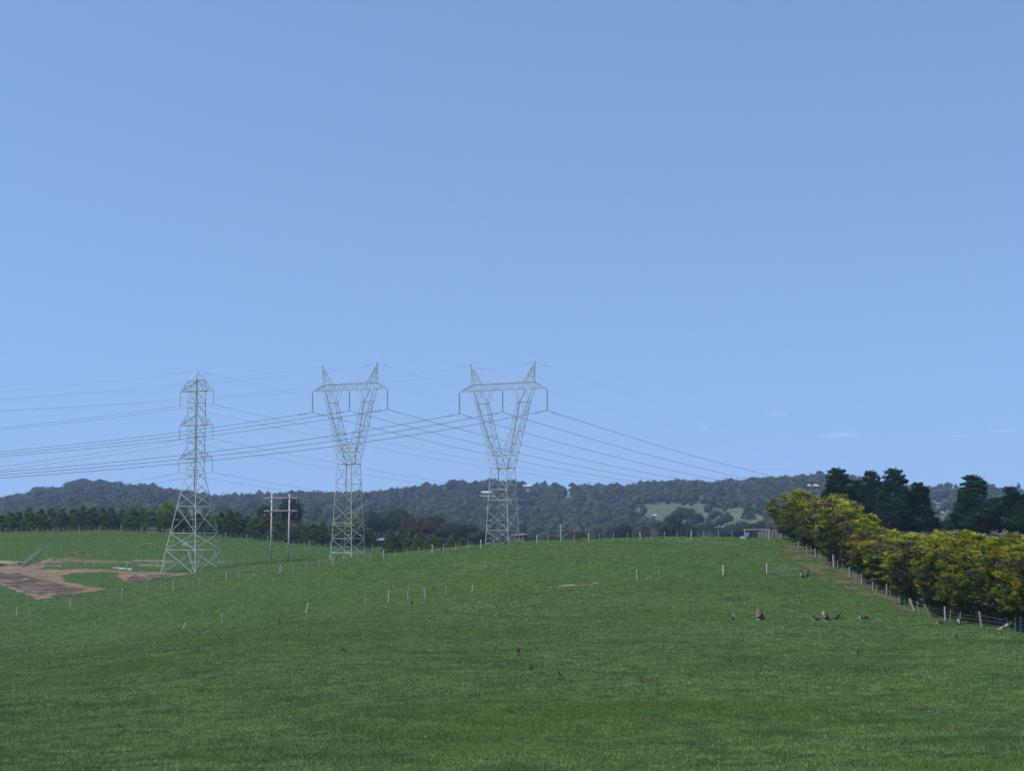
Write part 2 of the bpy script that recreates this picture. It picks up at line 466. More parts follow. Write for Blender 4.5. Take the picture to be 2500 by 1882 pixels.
patch('bare_soil', q6([(590,180),(740,152),(1000,160),(1430,200),(1300,212),(760,208),(560,212)]), (-125, -70, 370, 425), M['soil'], .06, .4, 5, .3, 41)
patch('dry_straw', q6([(1600,180),(2050,184),(2050,200),(1700,205),(1300,222),(1300,215)]), (-110, -55, 370, 425), M['straw'], .06, .4, 3, .42, 43)
patch('dry_straw', q6([(1600,232),(1950,238),(1950,252),(1640,248)]), (-110, -55, 360, 425), M['straw'], .06, .4, 3, .42, 47)
patch('bare_soil', [(1908,1330),(1950,1334),(2000,1356),(2050,1385),(2100,1414),(2160,1445),(2215,1476),(2240,1490),(2215,1490),(2180,1480),(2125,1458),(2060,1436),(2005,1414),(1972,1394),(1945,1372),(1905,1348)],
  (28, 46, 138, 236), M['strip'], .04, .2, 8, .42, 53)
patch('bare_soil', [(1890,1298),(2060,1350),(2160,1430),(2300,1492),(2420,1530),(2560,1535),(2560,1500),(2400,1440),(2100,1330),(2000,1290)],
  (38, 50, 112, 246), M['strip'], .06, .3, 6, .2, 57)
patch('dry_straw', [(1290,1436),(1400,1427),(1480,1423),(1500,1427),(1420,1432),(1300,1440)], (2, 16, 172, 200), M['straw'], .05, .2, 5, .52, 59)

# ------------------------------------------------------------------ grass blades, flowers
def blades(n_, y0, y1, h, wd, margin=.045, mask=None, seed=1):
    r = np.random.default_rng(seed)
    y = np.sqrt(r.uniform(y0 ** 2, y1 ** 2, n_))
    x = r.uniform(-.3333 - margin, .3333 + margin, n_) * y
    k = fbm(x / 2.2, y / 2.2, 77, 4)
    keep = r.random(n_) < np.clip((k - .22) * 3.0, .5, 1)
    if mask is not None: keep &= mask(x, y)
    x, y, k = x[keep], y[keep], k[keep]
    n = len(x)
    z = zt(x, y)
    hh = h * (0.45 + r.random(n) * .7) * (.5 + 1.1 * np.clip(k - .2, 0, 1))
    nb = 3
    V = np.zeros((n, nb, 3, 3)); 
    for b in range(nb):
        a = r.random(n) * 2 * PI
        wx = np.cos(a) * wd / 2; wy = np.sin(a) * wd / 2
        lx = r.normal(0, .45, n) * hh; ly = r.normal(0, .45, n) * hh
        ox = r.normal(0, wd * .9, n); oy = r.normal(0, wd * .9, n)
        V[:, b, 0] = np.stack([x + ox - wx, y + oy - wy, z - .01], -1)
        V[:, b, 1] = np.stack([x + ox + wx, y + oy + wy, z - .01], -1)
        V[:, b, 2] = np.stack([x + ox + lx, y + oy + ly, z + hh * (.7 + .5 * r.random(n))], -1)
    c = np.array([.080, .124, .038])[None] * (.55 + .9 * r.random((n, 1)))
    q = .49 + .6 * (fbm(x / 5, y / 3.5, 91, 4)[:, None] - .5)
    c = c * np.clip(1.0 + (fbm(x / .9, y / .6, 55, 3) - .5) * 1.3, .45, 1.6)[:, None] * (.86 + .28 * fbm(x / 2.4, y / 2.0, 57, 2))[:, None] * 1.52  # fine noise paints tussock shading into blade colour, coarser noise varies the tone
    c = c * (1 - np.clip((q - .5) * 5, 0, 1)) + np.array([.050, .120, .034])[None] * np.clip((q - .5) * 5, 0, 1) * (.7 + .6 * r.random((n, 1)))
    q2 = fbm(x / 14 + 40, y / 14, 95, 3)[:, None]
    c = c * (1 - .6 * np.clip((q2 - .55) * 6, 0, 1)) + np.array([.095, .145, .022])[None] * .6 * np.clip((q2 - .55) * 6, 0, 1)
    pale = r.random(n) < .03
    c[pale] = np.array([.15, .18, .07])
    Cc = np.repeat(c[:, None, :], nb * 3, 1).reshape(-1, 3)
    return V.reshape(-1, 3), Cc
def inyard(x, y):
    u, v = proj(x, y, zt(x, y))
    yd = inpoly(u, v, q6([(-60,200),(230,250),(360,245),(490,290),(1530,302),(2330,330),(1900,392),(1560,440),(1380,390),(1370,345),(1200,322),(720,358),(800,430),(1280,510),(640,612),(440,650),(60,480),(-60,440)]))
    hd = inpoly(u, v, [(1905,1330),(1950,1334),(2100,1414),(2330,1510),(2560,1530),(2560,1545),(2190,1500),(2050,1446),(1955,1400)])
    return ~(yd | (hd & (np.random.default_rng(3).random(len(u)) < .7)))
BL = [blades(280000, 40, 75, .115, .026, .09, None, 1), blades(270000, 75, 120, .12, .038, .09, None, 2),
      blades(220000, 120, 180, .13, .06, .08, inyard, 3), blades(140000, 180, 252, .14, .085, .08, inyard, 4),
      blades(90000, 252, 470, .20, .16, .02, lambda x, y: inyard(x, y) & (x < -5), 5)]
V = np.concatenate([b[0] for b in BL]); Cc = np.concatenate([b[1] for b in BL])
o = link('grass', mesh_np('grass', V, np.arange(len(V)).reshape(-1, 3), M['grass'], Cc))
tag(o, 'short green pasture grass covering the near paddock', 'grass', kind='stuff')
def flowers():
    r = np.random.default_rng(12)
    n_ = 60000
    y = np.sqrt(r.uniform(55 ** 2, 240 ** 2, n_)); x = r.uniform(-.35, .35, n_) * y
    u = 1250 + F * x / y
    dens = np.clip((fbm(x / 9, y / 9, 61, 4) - .50) * 4, 0, 1) * np.where(y > 150, np.where(u > 1100, .38, .05), np.where(u > 1600, .05, .006))
    k = (r.random(n_) < dens) & (x < 38)
    x, y = x[k], y[k]; n = len(x); z = zt(x, y) + .10 + .08 * r.random(n)
    s_ = .016 + .00018 * y
    V = []
    for dx, dy, dz in ((-1, -1, 0), (1, -1, 0), (1, 1, .5), (-1, 1, .5)):
        V.append(np.stack([x + dx * s_, y + dy * s_, z + dz * s_], -1))
    V = np.stack(V, 1)
    c = np.where(r.random((n, 1)) < .6, np.array([[.34, .34, .10]]), np.array([[.38, .42, .30]]))
    Cc = np.repeat(c[:, None], 4, 1).reshape(-1, 3)
    o = link('wildflowers', mesh_np('wildflowers', V.reshape(-1, 3), np.arange(n * 4).reshape(-1, 4), M['flower'], Cc))
    tag(o, 'scattered pale yellow capeweed flowers among the paddock grass', 'wildflowers', kind='stuff')
flowers()

# ------------------------------------------------------------------ foliage meshes
def quads(C, N, L, W, r, col, fold=0.0):
    """leaf sprays: centres C, long-axis directions N, half length L, half width W"""
    n = len(C)
    up = r.normal(size=(n, 3)); 
    side = np.cross(N, up); side /= np.linalg.norm(side, axis=1, keepdims=True) + 1e-9
    L = np.broadcast_to(np.asarray(L, float), (n,))[:, None]; W = np.broadcast_to(np.asarray(W, float), (n,))[:, None]
    V = np.stack([C - N * L, C + side * W, C + N * L, C - side * W], 1)
    return V.reshape(-1, 3), np.arange(n * 4).reshape(-1, 4), np.repeat(col, 4, 0)
def quads_t(C, D_, L, W, r, col):
    """leaf masses lying along a crown's surface: centres C, outward directions D_"""
    n = len(C); a = np.cross(D_, r.normal(size=(n, 3))); a /= np.linalg.norm(a, axis=1, keepdims=True) + 1e-9
    b = np.cross(D_, a); b /= np.linalg.norm(b, axis=1, keepdims=True) + 1e-9
    L = np.broadcast_to(np.asarray(L, float), (n,))[:, None]; W = np.broadcast_to(np.asarray(W, float), (n,))[:, None]
    V = np.stack([C - a * L, C + b * W, C + a * L, C - b * W], 1)
    return V.reshape(-1, 3), np.arange(n * 4).reshape(-1, 4), np.repeat(col, 4, 0)
def unit(a): return a / (np.linalg.norm(a, axis=1, keepdims=True) + 1e-9)
def trunk_mesh(h, r0, limbs, seed, mt, spread=.5, lean=0.0):
    q = random.Random(seed); b = MB()
    pts = [Vector((lean * (k / 6) ** 2 * h + q.uniform(-.02, .02) * h * .3, q.uniform(-.02, .02) * h * .3, h * k / 6 - (.3 if k == 0 else 0))) for k in range(7)]
    b.tube(pts, r0, 7, r0 * .35)
    for i in range(limbs):
        t = q.uniform(.3, .95); p0 = pts[int(t * 6)]
        a = q.uniform(0, 2 * PI); L = h * spread * q.uniform(.5, 1) * (1.2 - t * .6)
        p1 = p0 + Vector((math.cos(a) * L * .5, math.sin(a) * L * .5, L * .35)); p2 = p0 + Vector((math.cos(a) * L, math.sin(a) * L, L * q.uniform(.5, .9)))
        b.tube([p0, p1, p2], r0 * .4, 5, r0 * .12)
    return b.mesh('trunk', mt)

def cluster_tree(env, nclu, per, csize, leaf, seed, pal, flat=1.0, dirup=.3, inner=.25, name='crown', lump=.22, hmin=0, hmax=1):
    """env(t, a) -> radius at height fraction t and azimuth a; leaves gathered in clusters near the surface"""
    r = np.random.default_rng(seed)
    t = r.random(nclu * 3); a = r.random(nclu * 3) * 2 * PI
    R = env(t, a); k = r.random(len(t)) < R / R.max()
    t, a, R = t[k][:nclu], a[k][:nclu], R[k][:nclu]
    n = len(t)
    dep = np.where(r.random(n) < inner, r.uniform(.2, .75, n), r.uniform(.80, 1.06 + lump * .3, n))
    z = hmin + t * (hmax - hmin)
    cx = np.cos(a) * R * dep; cy = np.sin(a) * R * dep
    CC = np.stack([cx, cy, z], -1)
    cs = csize * (.55 + .8 * r.random(n))
    pc = pal(r, n, t, dep)
    g = r.normal(size=(n, per, 3)); g /= np.maximum(1, np.linalg.norm(g, axis=2, keepdims=True) / 1.5)
    g = g * cs[:, None, None] * np.array([1, 1, flat])
    out = np.stack([np.cos(a), np.sin(a), np.full(n, dirup)], -1)
    C = CC[:, None] + g
    N = out[:, None] + r.normal(0, .45, (n, per, 3))
    shade = (.72 + .5 * r.random((n, per, 1)))
    col = pc[:, None] * shade
    V, Fq, c = quads(C.reshape(-1, 3), unit(N.reshape(-1, 3)), leaf * (.7 + .6 * r.random(n * per)), leaf * .36 * (.7 + .6 * r.random(n * per)), r, col.reshape(-1, 3))
    return mesh_np(name, V, Fq, M['leaf'], c)

def make_tree(name, crown, trunk, loc, rz, sc, label, cat, group=None):
    e = empty(name, loc, rz); e.scale = sc if hasattr(sc, '__len__') else (sc, sc, sc)
    link('crown', crown, e); link('trunk', trunk, e)
    return tag(e, label, cat, group)

# golden cypress hedge
def env_gold(t, a):
    low = np.clip(t / .30, 0, 1) ** .8
    top = np.clip((1.02 - t) / .24, 0, 1) ** .55
    return 3.35 * (.48 + .52 * low) * top * (1 + .13 * np.sin(3 * a + 5 * t) + .10 * np.sin(5 * a - 9 * t) + .07 * np.sin(11 * t + a))
def pal_gold(r, n, t, dep):
    c = np.zeros((n, 3))
    q = r.random(n) - (t - .5) * .35 + np.where(dep < .78, .35, 0)
    gold = np.array([.27, .25, .016]); lime = np.array([.13, .175, .018]); green = np.array([.035, .072, .016]); dead = np.array([.085, .068, .055])
    c[:] = lime
    c[q < .26] = gold; c[q > .50] = green
    d = r.random(n) < .17 ; c[d] = dead
    return c * (.8 + .4 * r.random((n, 1)))
def spray_tree(seed, env, hmin, hmax, nlobe, lr, nroot, per, lenf, leaf, ratio, pal, tilt0=.2, rootup=-.25, name='crown'):
    """conifer made of uneven foliage lobes set round an envelope, each carrying flat up-curved fan sprays"""
    r = np.random.default_rng(seed)
    t = r.random(nlobe * 4); a = r.random(nlobe * 4) * 2 * PI; R = env(t, a + seed)
    k = r.random(len(t)) < R / R.max(); t, a, R = t[k][:nlobe], a[k][:nlobe], R[k][:nlobe]; nl = len(t)
    lrad = lr * (.6 + .75 * r.random(nl)) * (.65 + .35 * np.clip(R / R.max() * 1.3, 0, 1))
    dep = np.clip((R - lrad * .75) / np.maximum(R, .1), .05, 1) * r.uniform(.80, 1.08, nl)
    LC = np.stack([np.cos(a) * R * dep, np.sin(a) * R * dep, hmin + t * (hmax - hmin)], -1)
    lt = r.random(nl)
    li = np.repeat(np.arange(nl), nroot); n = len(li)
    d = r.normal(size=(n, 3)); d[:, 2] += .35; d = unit(d); d[:, 2] = np.where(d[:, 2] < rootup, -d[:, 2], d[:, 2])
    o_ = np.stack([np.cos(a[li]), np.sin(a[li]), 0 * a[li]], -1); d = unit(d + o_ * .45)
    root = LC[li] + d * (lrad[li] * r.uniform(.45, 1.0, n))[:, None] * np.array([1, 1, .62])
    th = np.arctan2(d[:, 1] + o_[:, 1] * .3, d[:, 0] + o_[:, 0] * .3)[:, None] + r.normal(0, .3, (n, 1)) + (r.random((n, per)) - .5) * 1.5
    L = (lenf * (.6 + .7 * r.random(n)))[:, None]; s_ = r.random((n, per)) ** .7
    tilt = r.normal(tilt0, .16, (n, 1))
    P = root[:, None] + np.stack([np.cos(th) * s_ * L, np.sin(th) * s_ * L, s_ * L * tilt + .25 * L * s_ ** 3 + r.normal(0, .03, (n, per))], -1)
    Nd = np.stack([np.cos(th), np.sin(th), tilt + .5 * s_ ** 2], -1) + r.normal(0, .15, (n, per, 3))
    up = np.array([0, 0, 1.]) + r.normal(0, .30, (n * per, 3))
    N = unit(Nd.reshape(-1, 3)); side = unit(np.cross(N, up)); C = P.reshape(-1, 3)
    l_ = (leaf * (.7 + .6 * r.random(n * per)))[:, None]; w_ = l_ * ratio
    V = np.stack([C - N * l_, C + side * w_, C + N * l_, C - side * w_], 1).reshape(-1, 3)
    base = pal(r, lt[li], r.random(n), t[li])
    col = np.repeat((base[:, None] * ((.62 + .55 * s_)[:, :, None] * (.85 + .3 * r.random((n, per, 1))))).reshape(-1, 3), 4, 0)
    return mesh_np(name, V, np.arange(len(V)).reshape(-1, 4), M['leaf'], col)
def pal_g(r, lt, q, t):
    tone = lt * .58 + q * .36 - (t - .48) * .55  # less gold low down: greener foliage, with lower-side shade put into the colour
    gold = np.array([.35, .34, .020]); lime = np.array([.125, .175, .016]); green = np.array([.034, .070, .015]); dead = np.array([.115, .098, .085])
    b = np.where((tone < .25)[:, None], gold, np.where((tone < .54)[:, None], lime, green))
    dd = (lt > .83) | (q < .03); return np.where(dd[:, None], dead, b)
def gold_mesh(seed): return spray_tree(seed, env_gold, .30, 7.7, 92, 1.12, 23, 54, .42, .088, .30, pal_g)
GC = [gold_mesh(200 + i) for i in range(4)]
GT = trunk_mesh(6.5, .26, 16, 8, M['bark'], .42)
TV = [(1915,1197),(1976,1207),(2022,1215),(2062,1221),(2085,1262),(2110,1284),(2178,1296),(2205,1306),(2233,1303),(2294,1299),(2346,1296),(2400,1312),(2476,1308),(2520,1316),(2700,1320)]
yy = 236.0; i = 0; hedge = []
while yy > 92:
    hedge.append(yy); yy -= 5.4 * (yy / 200) ** .35
nh = len(hedge)
for i, y in enumerate(hedge):
    x = 43.2 + rnd.uniform(-.6, .6) + (.3 if i == 0 else 0)
    u = 1250 + F * x / y
    vt = np.interp(u, [a for a, b in TV], [b for a, b in TV]) + rnd.uniform(-7, 9)
    b = Vector((x, y, zt1(x, y))); h = zat(u, vt, y).z - b.z
    wdt = rnd.uniform(.80, 1.08)
    if 2085 < u < 2200: wdt *= .88
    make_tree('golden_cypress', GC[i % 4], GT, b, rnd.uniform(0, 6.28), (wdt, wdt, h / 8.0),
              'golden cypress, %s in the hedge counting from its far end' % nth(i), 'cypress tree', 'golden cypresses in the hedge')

# pine shelter row on the left hill
def env_pine(t, a): return 2.45 * np.clip(1.03 - t, 0, 1) ** .78 * np.clip(t / .07 + .45, 0, 1) * (1 + .13 * np.sin(2 * a + 9 * t) + .08 * np.sin(5 * a - 4 * t))
def pal_p(r, lt, q, t):
    k_ = np.clip(.35 * lt + .65 * q, 0, 1)[:, None]; return np.array([.035, .080, .020]) * (1 - k_) + np.array([.19, .28, .060]) * k_
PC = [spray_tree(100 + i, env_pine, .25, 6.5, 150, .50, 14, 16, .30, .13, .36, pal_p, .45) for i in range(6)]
PY = None
def env_egg(t, a): return 2.7 * np.sqrt(np.clip(1 - ((t - .36) / .66) ** 2, 0, 1)) * (1 + .08 * np.sin(3 * a + 4 * t))
def pal_egg(r, n, t, dep):
    q = np.clip(t * .9 + r.normal(0, .15, n), 0, 1)[:, None]
    return (np.array([.040, .080, .014]) * (1 - q) + np.array([.22, .25, .025]) * q) * (.8 + .4 * r.random((n, 1)))
PT = trunk_mesh(4.5, .14, 4, 5, M['bark'], .25)
rowp = [(-22,1247),(0,1252),(23,1248),(45,1249),(70,1238),(98,1242),(123,1238),(151,1241),(178,1238),(202,1237),(225,1238),(249,1241),(270,1240),(297,1243),(322,1238),(345,1240),(369,1246),
 (432,1252),(455,1250),(480,1247),(503,1252),(522,1256),(537,1251),(559,1246),(579,1248),(604,1258),(622,1262),(643,1256),(671,1262),(694,1270),(717,1283),(738,1275),(765,1275),(787,1273),(812,1277),(832,1276),(878,1284),(898,1284)]
for i, (u, vt) in enumerate(rowp):
    D = 461 + 3 * rnd.random()
    b = at(u, D); top = zat(u, vt, D).z
    h = top - b.z; s_ = h / 6.6
    make_tree('pine_tree', PC[(i * 5 + rnd.randrange(2)) % 6], PT, b, rnd.uniform(0, 6), (1.28 * rnd.uniform(.85, 1.18), 1.28 * rnd.uniform(.85, 1.18), s_),
              'dark green pine, %s from left in the shelter row behind the far paddock fence' % nth(i), 'pine tree', 'pines in the shelter row')
for u, vt, lab in ((408, 1226, 'tall yellow green conifer breaking the shelter row left of the double circuit pylon'), (855, 1258, 'yellow green conifer behind the middle pylon base')):
    b = at(u, 460); h = zat(u, vt, 460).z - b.z
    PY = PY or cluster_tree(env_egg, 380, 30, .34, .19, 121, pal_egg, .6, .9, .3, 'crown', .3, .2, 7.6)
    make_tree('golden_conifer', PY, PT, b, 1.0, (1.05, 1.05, h / 7.6), lab, 'conifer')
# short pines right of the gap
for i, (u, vt, D) in enumerate([(953,1293,430),(980,1291,432),(1003,1298,425),(1023,1301,420),(1050,1307,410),(1072,1306,405),(1100,1312,400),(1128,1314,395)]):
    b = at(u, D); h = zat(u, vt, D).z - b.z
    make_tree('pine_tree', PC[i % 6], PT, b, rnd.uniform(0, 6), (1.05, 1.05, h / 6.6),
              'bushy pine, %s right of the grey roofed house' % nth(i), 'pine tree', 'pines behind the ridge between the two large pylons')

# big dark cypresses behind the hedge
def env_dark(k):
    def f(t, a):
        base = np.clip(t / .10, 0, 1) ** .5 * (1 - np.clip((t - .22) / .78, 0, 1) * .74)
        top = np.clip((1.02 - t) / .06, 0, 1) ** .5
        return 3.9 * base * top * (1 + .16 * np.sin(2 * a + 6 * t + k) + .12 * np.sin(4 * a - 11 * t + 2 * k) + .09 * np.sin(17 * t + 3 * a + k))
    return f
def pal_dark(r, n, t, dep):
    g = np.array([.018, .048, .030]); g2 = np.array([.036, .078, .040])
    q = r.random((n, 1))
    return (g * (1 - q) + g2 * q) * (.75 + .5 * r.random((n, 1)))
def pal_d(r, lt, q, t):
    k_ = (.6 * lt + .4 * q)[:, None]; return (np.array([.018, .052, .026]) * (1 - k_) + np.array([.060, .135, .060]) * k_)
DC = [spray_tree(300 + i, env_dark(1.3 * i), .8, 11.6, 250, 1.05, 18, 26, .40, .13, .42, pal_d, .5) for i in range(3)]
DT = trunk_mesh(9.0, .32, 10, 9, M['bark'], .25)
dk = [(2048,1144,262,1.0,'broad dark cypress at the left end of the group behind the golden hedge'),
      (2092,1172,268,.95,'low dark cypress squeezed between the two leftmost tall cypresses'),
      (2129,1149,264,.9,'narrow topped dark cypress, second peak from left behind the hedge'),
      (2187,1145,260,1.0,'tallest pointed dark cypress in the middle of the group'),
      (2245,1178,262,.86,'dark cypress at the right edge of the group, beside the valley gap'),
      (2378,1160,256,1.12,'large dark cypress standing alone right of the valley gap'),
      (2432,1215,262,.9,'short dark cypress filling in between the two right hand cypresses'),
      (2470,1188,258,.92,'dark cypress near the right edge of the picture'),
      (2512,1204,256,.9,'dark cypress cut by the right edge of the picture')]
for i, (u, vt, D, wd_, lab) in enumerate(dk):
    b = at(u, D); h = zat(u, vt, D).z - b.z
    wd_ *= .92
    make_tree('dark_cypress', DC[i % 3], DT, b, rnd.uniform(0, 6), (wd_, wd_, h / 12.0), lab, 'cypress tree', 'dark cypresses behind the golden hedge')

# eucalypts and other broad trees
def gum_crown(seed, H, R, pal, lobes=12, per=44, nper=60, leaf=.21, flat=.75):
    """lobed crown: leaf clusters on several overlapping lobes of uneven size"""
    r = np.random.default_rng(seed)
    Cs = []; 
    for i in range(lobes):
        a = r.random() * 2 * PI; q = math.sqrt(r.random()) * .68
        zc = H * (.50 + .34 * r.random() * (1 - q * .6)); rl = R * r.uniform(.30, .48)
        Cs.append((math.cos(a) * q * R, math.sin(a) * q * R, zc, rl))
    Cs.append((0, 0, H - R * .42, R * .42))
    C = []; N = []; K = []
    for (x, y, z, rl) in Cs:
        n = int(nper)
        d = unit(r.normal(size=(n, 3))); d[:, 2] = np.where(d[:, 2] < -.35, -d[:, 2] * .5, d[:, 2])
        cc = np.array([x, y, z]) + d * rl * (.75 + .35 * r.random((n, 1))) * np.array([1, 1, flat])
        pc = pal(r, n)
        g = r.normal(size=(n, per, 3)) * (rl * .17)
        C.append((cc[:, None] + g).reshape(-1, 3)); N.append((d[:, None] + np.array([0, 0, .3]) + r.normal(0, .5, (n, per, 3))).reshape(-1, 3))
        K.append(((pc[:, None]) * (.75 + .5 * r.random((n, per, 1)))).reshape(-1, 3))
    C = np.concatenate(C); N = unit(np.concatenate(N)); K = np.concatenate(K)
    V, Fq, c = quads_t(C, N, leaf * (.6 + .7 * r.random(len(C))), leaf * .6 * (.6 + .7 * r.random(len(C))), r, K)
    return mesh_np('crown', V, Fq, M['leaf'], c)
def pal_gum(a, b):
    def f(r, n):
        q = r.random((n, 1)); return np.array(a) * (1 - q) + np.array(b) * q
    return f
PG = pal_gum((.022, .040, .022), (.050, .075, .036)); PO = pal_gum((.035, .042, .020), (.075, .080, .032)); PB = pal_gum((.020, .032, .020), (.040, .055, .030))
GUM = [gum_crown(400 + i, 10, 5.5, [PG, PO, PB][i % 3]) for i in range(6)]
GUMT = trunk_mesh(8, .35, 12, 11, M['bark'], .55)
GUMP = trunk_mesh(8.4, .3, 14, 12, M['palebark'], .6)
gums = [(702,1210,520,62,0,2,0,'tall dense dark tree rising behind the twin pole power line'),
 (648,1232,530,60,0,5,0,'lower dark tree left of the tall tree behind the twin poles'),
 (905,1244,640,78,0,0,1,'wide spreading gum just right of the middle pylon'),
 (962,1238,650,96,0,3,1,'broad green gum with exposed pale limbs above the grey roof'),
 (1005,1262,600,60,0,2,0,'small dark gum between the grey roof and the olive crowned tree'),
 (1062,1256,560,100,0,1,0,'large round olive crowned tree between the two big pylons'),
 (1130,1280,540,84,0,5,0,'low spreading dark tree just left of the right pylon'),
 (1095,1284,530,70,0,2,0,'dark bush crown leaning against the olive crowned tree'),
 (1170,1295,520,60,0,5,0,'dark low tree seen through the left legs of the right pylon'),
 (1417,1297,420,76,0,1,0,'low olive shrub crown peeping over the ridge fence right of the right pylon'),
 (1345,1304,430,60,0,1,0,'low brownish shrub crown behind the ridge fence beside the right pylon'),
 (1527,1277,620,62,0,2,0,'rounded dark tree on the left of the ridge top clump'),
 (1572,1280,600,56,0,4,0,'olive dark tree next to the biggest tree of the ridge clump'),
 (1637,1255,600,70,0,0,0,'biggest dark green tree standing over the ridge fence'),
 (1677,1272,610,44,0,3,0,'narrow dark tree touching the right side of the biggest ridge tree'),
 (1663,1238,1050,58,0,2,0,'bluish tree in the hazy valley behind the biggest ridge tree'),
 (1700,1252,1000,44,0,5,0,'bluish tree right of the pair behind the biggest ridge tree'),
 (1726,1276,800,70,0,2,0,'dark valley tree between the biggest ridge tree and the timber gate'),
 (1773,1256,1050,34,0,3,0,'small round hazy tree alone on the brown slope'),
 (1790,1278,780,74,0,5,0,'dark valley tree directly left above the timber gate'),
 (1850,1274,760,80,0,2,0,'dark valley tree above the timber gate, next to the hedge'),
 (2300,1275,420,60,0,2,0,'small grey green tree in the gap between the dark cypresses'),
 (2325,1252,900,40,0,5,0,'hazy tree at the right side of the valley gap'),
 (2282,1262,700,40,0,3,0,'hazy tree at the left side of the valley gap')]
for u, vt, D, wpx, _, ci, ti, lab in gums:
    b = at(u, D); top = zat(u, vt, D).z; h = top - b.z
    wd_ = wpx * D / F / 11.0
    make_tree('gum_tree' if ti else 'broad_tree', GUM[ci], GUMP if ti else GUMT, b, rnd.uniform(0, 6), (wd_, wd_, h / 10.0), lab, 'tree')
for u, vt, D, lab in ((1827, 1226, 1150, 'dark blue conifer on the far slope left of the hedge'), (1857, 1217, 1200, 'taller dark blue conifer on the far slope touching the hedge')):
    b = at(u, D); h = zat(u, vt, D).z - b.z
    make_tree('conifer', PC[1], PT, b, 0, (2.0, 2.0, h / 6.6), lab, 'conifer')
# bare winter trees behind the hedge
def bare_tree(u, vt, D, wd_, seed, lab):
    q = random.Random(seed); b = at(u, D); h = zat(u, vt, D).z - b.z
    e = empty('bare_tree', b); m_ = MB(); m_.tube([(0, 0, -.2), (0.1, 0, h * .3), (0, .1, h * .55)], .16, 6, .09); m_.build('trunk', M['greypost'], e)
    t_ = MB()
    def br(p, d, L, r_, n_):
        e_ = p + d * L; t_.tube([p, p + d * L * .5 + Vector((q.uniform(-.1, .1), q.uniform(-.1, .1), .05)) * L, e_], r_, 4, r_ * .55)
        if n_ > 0:
            for _ in range(3):
                dd = (d + Vector((q.uniform(-.8, .8), q.uniform(-.8, .8), q.uniform(-.1, .6)))).normalized()
                br(e_, dd, L * q.uniform(.55, .8), r_ * .55, n_ - 1)
    for k in range(11):
        a = q.uniform(0, 2 * PI)
        br(Vector((0, 0, h * q.uniform(.3, .55))), Vector((math.cos(a) * wd_ / h, math.sin(a) * wd_ / h, q.uniform(.5, 1))).normalized(), h * .24, .06, 3)
    t_.build('crown', M['greypost'], e)
    tag(e, lab, 'bare tree')
bare_tree(2125, 1274, 245, 6, 1, 'leafless grey tree above the hedge in front of the left cypresses')
bare_tree(2160, 1292, 240, 5, 4, 'low leafless shrub above the hedge left of its gap')
bare_tree(2385, 1302, 236, 5, 3, 'small leafless tree above the hedge under the lone cypress')
bare_tree(2440, 1286, 230, 8, 2, 'spreading leafless grey tree above the hedge near the right edge')

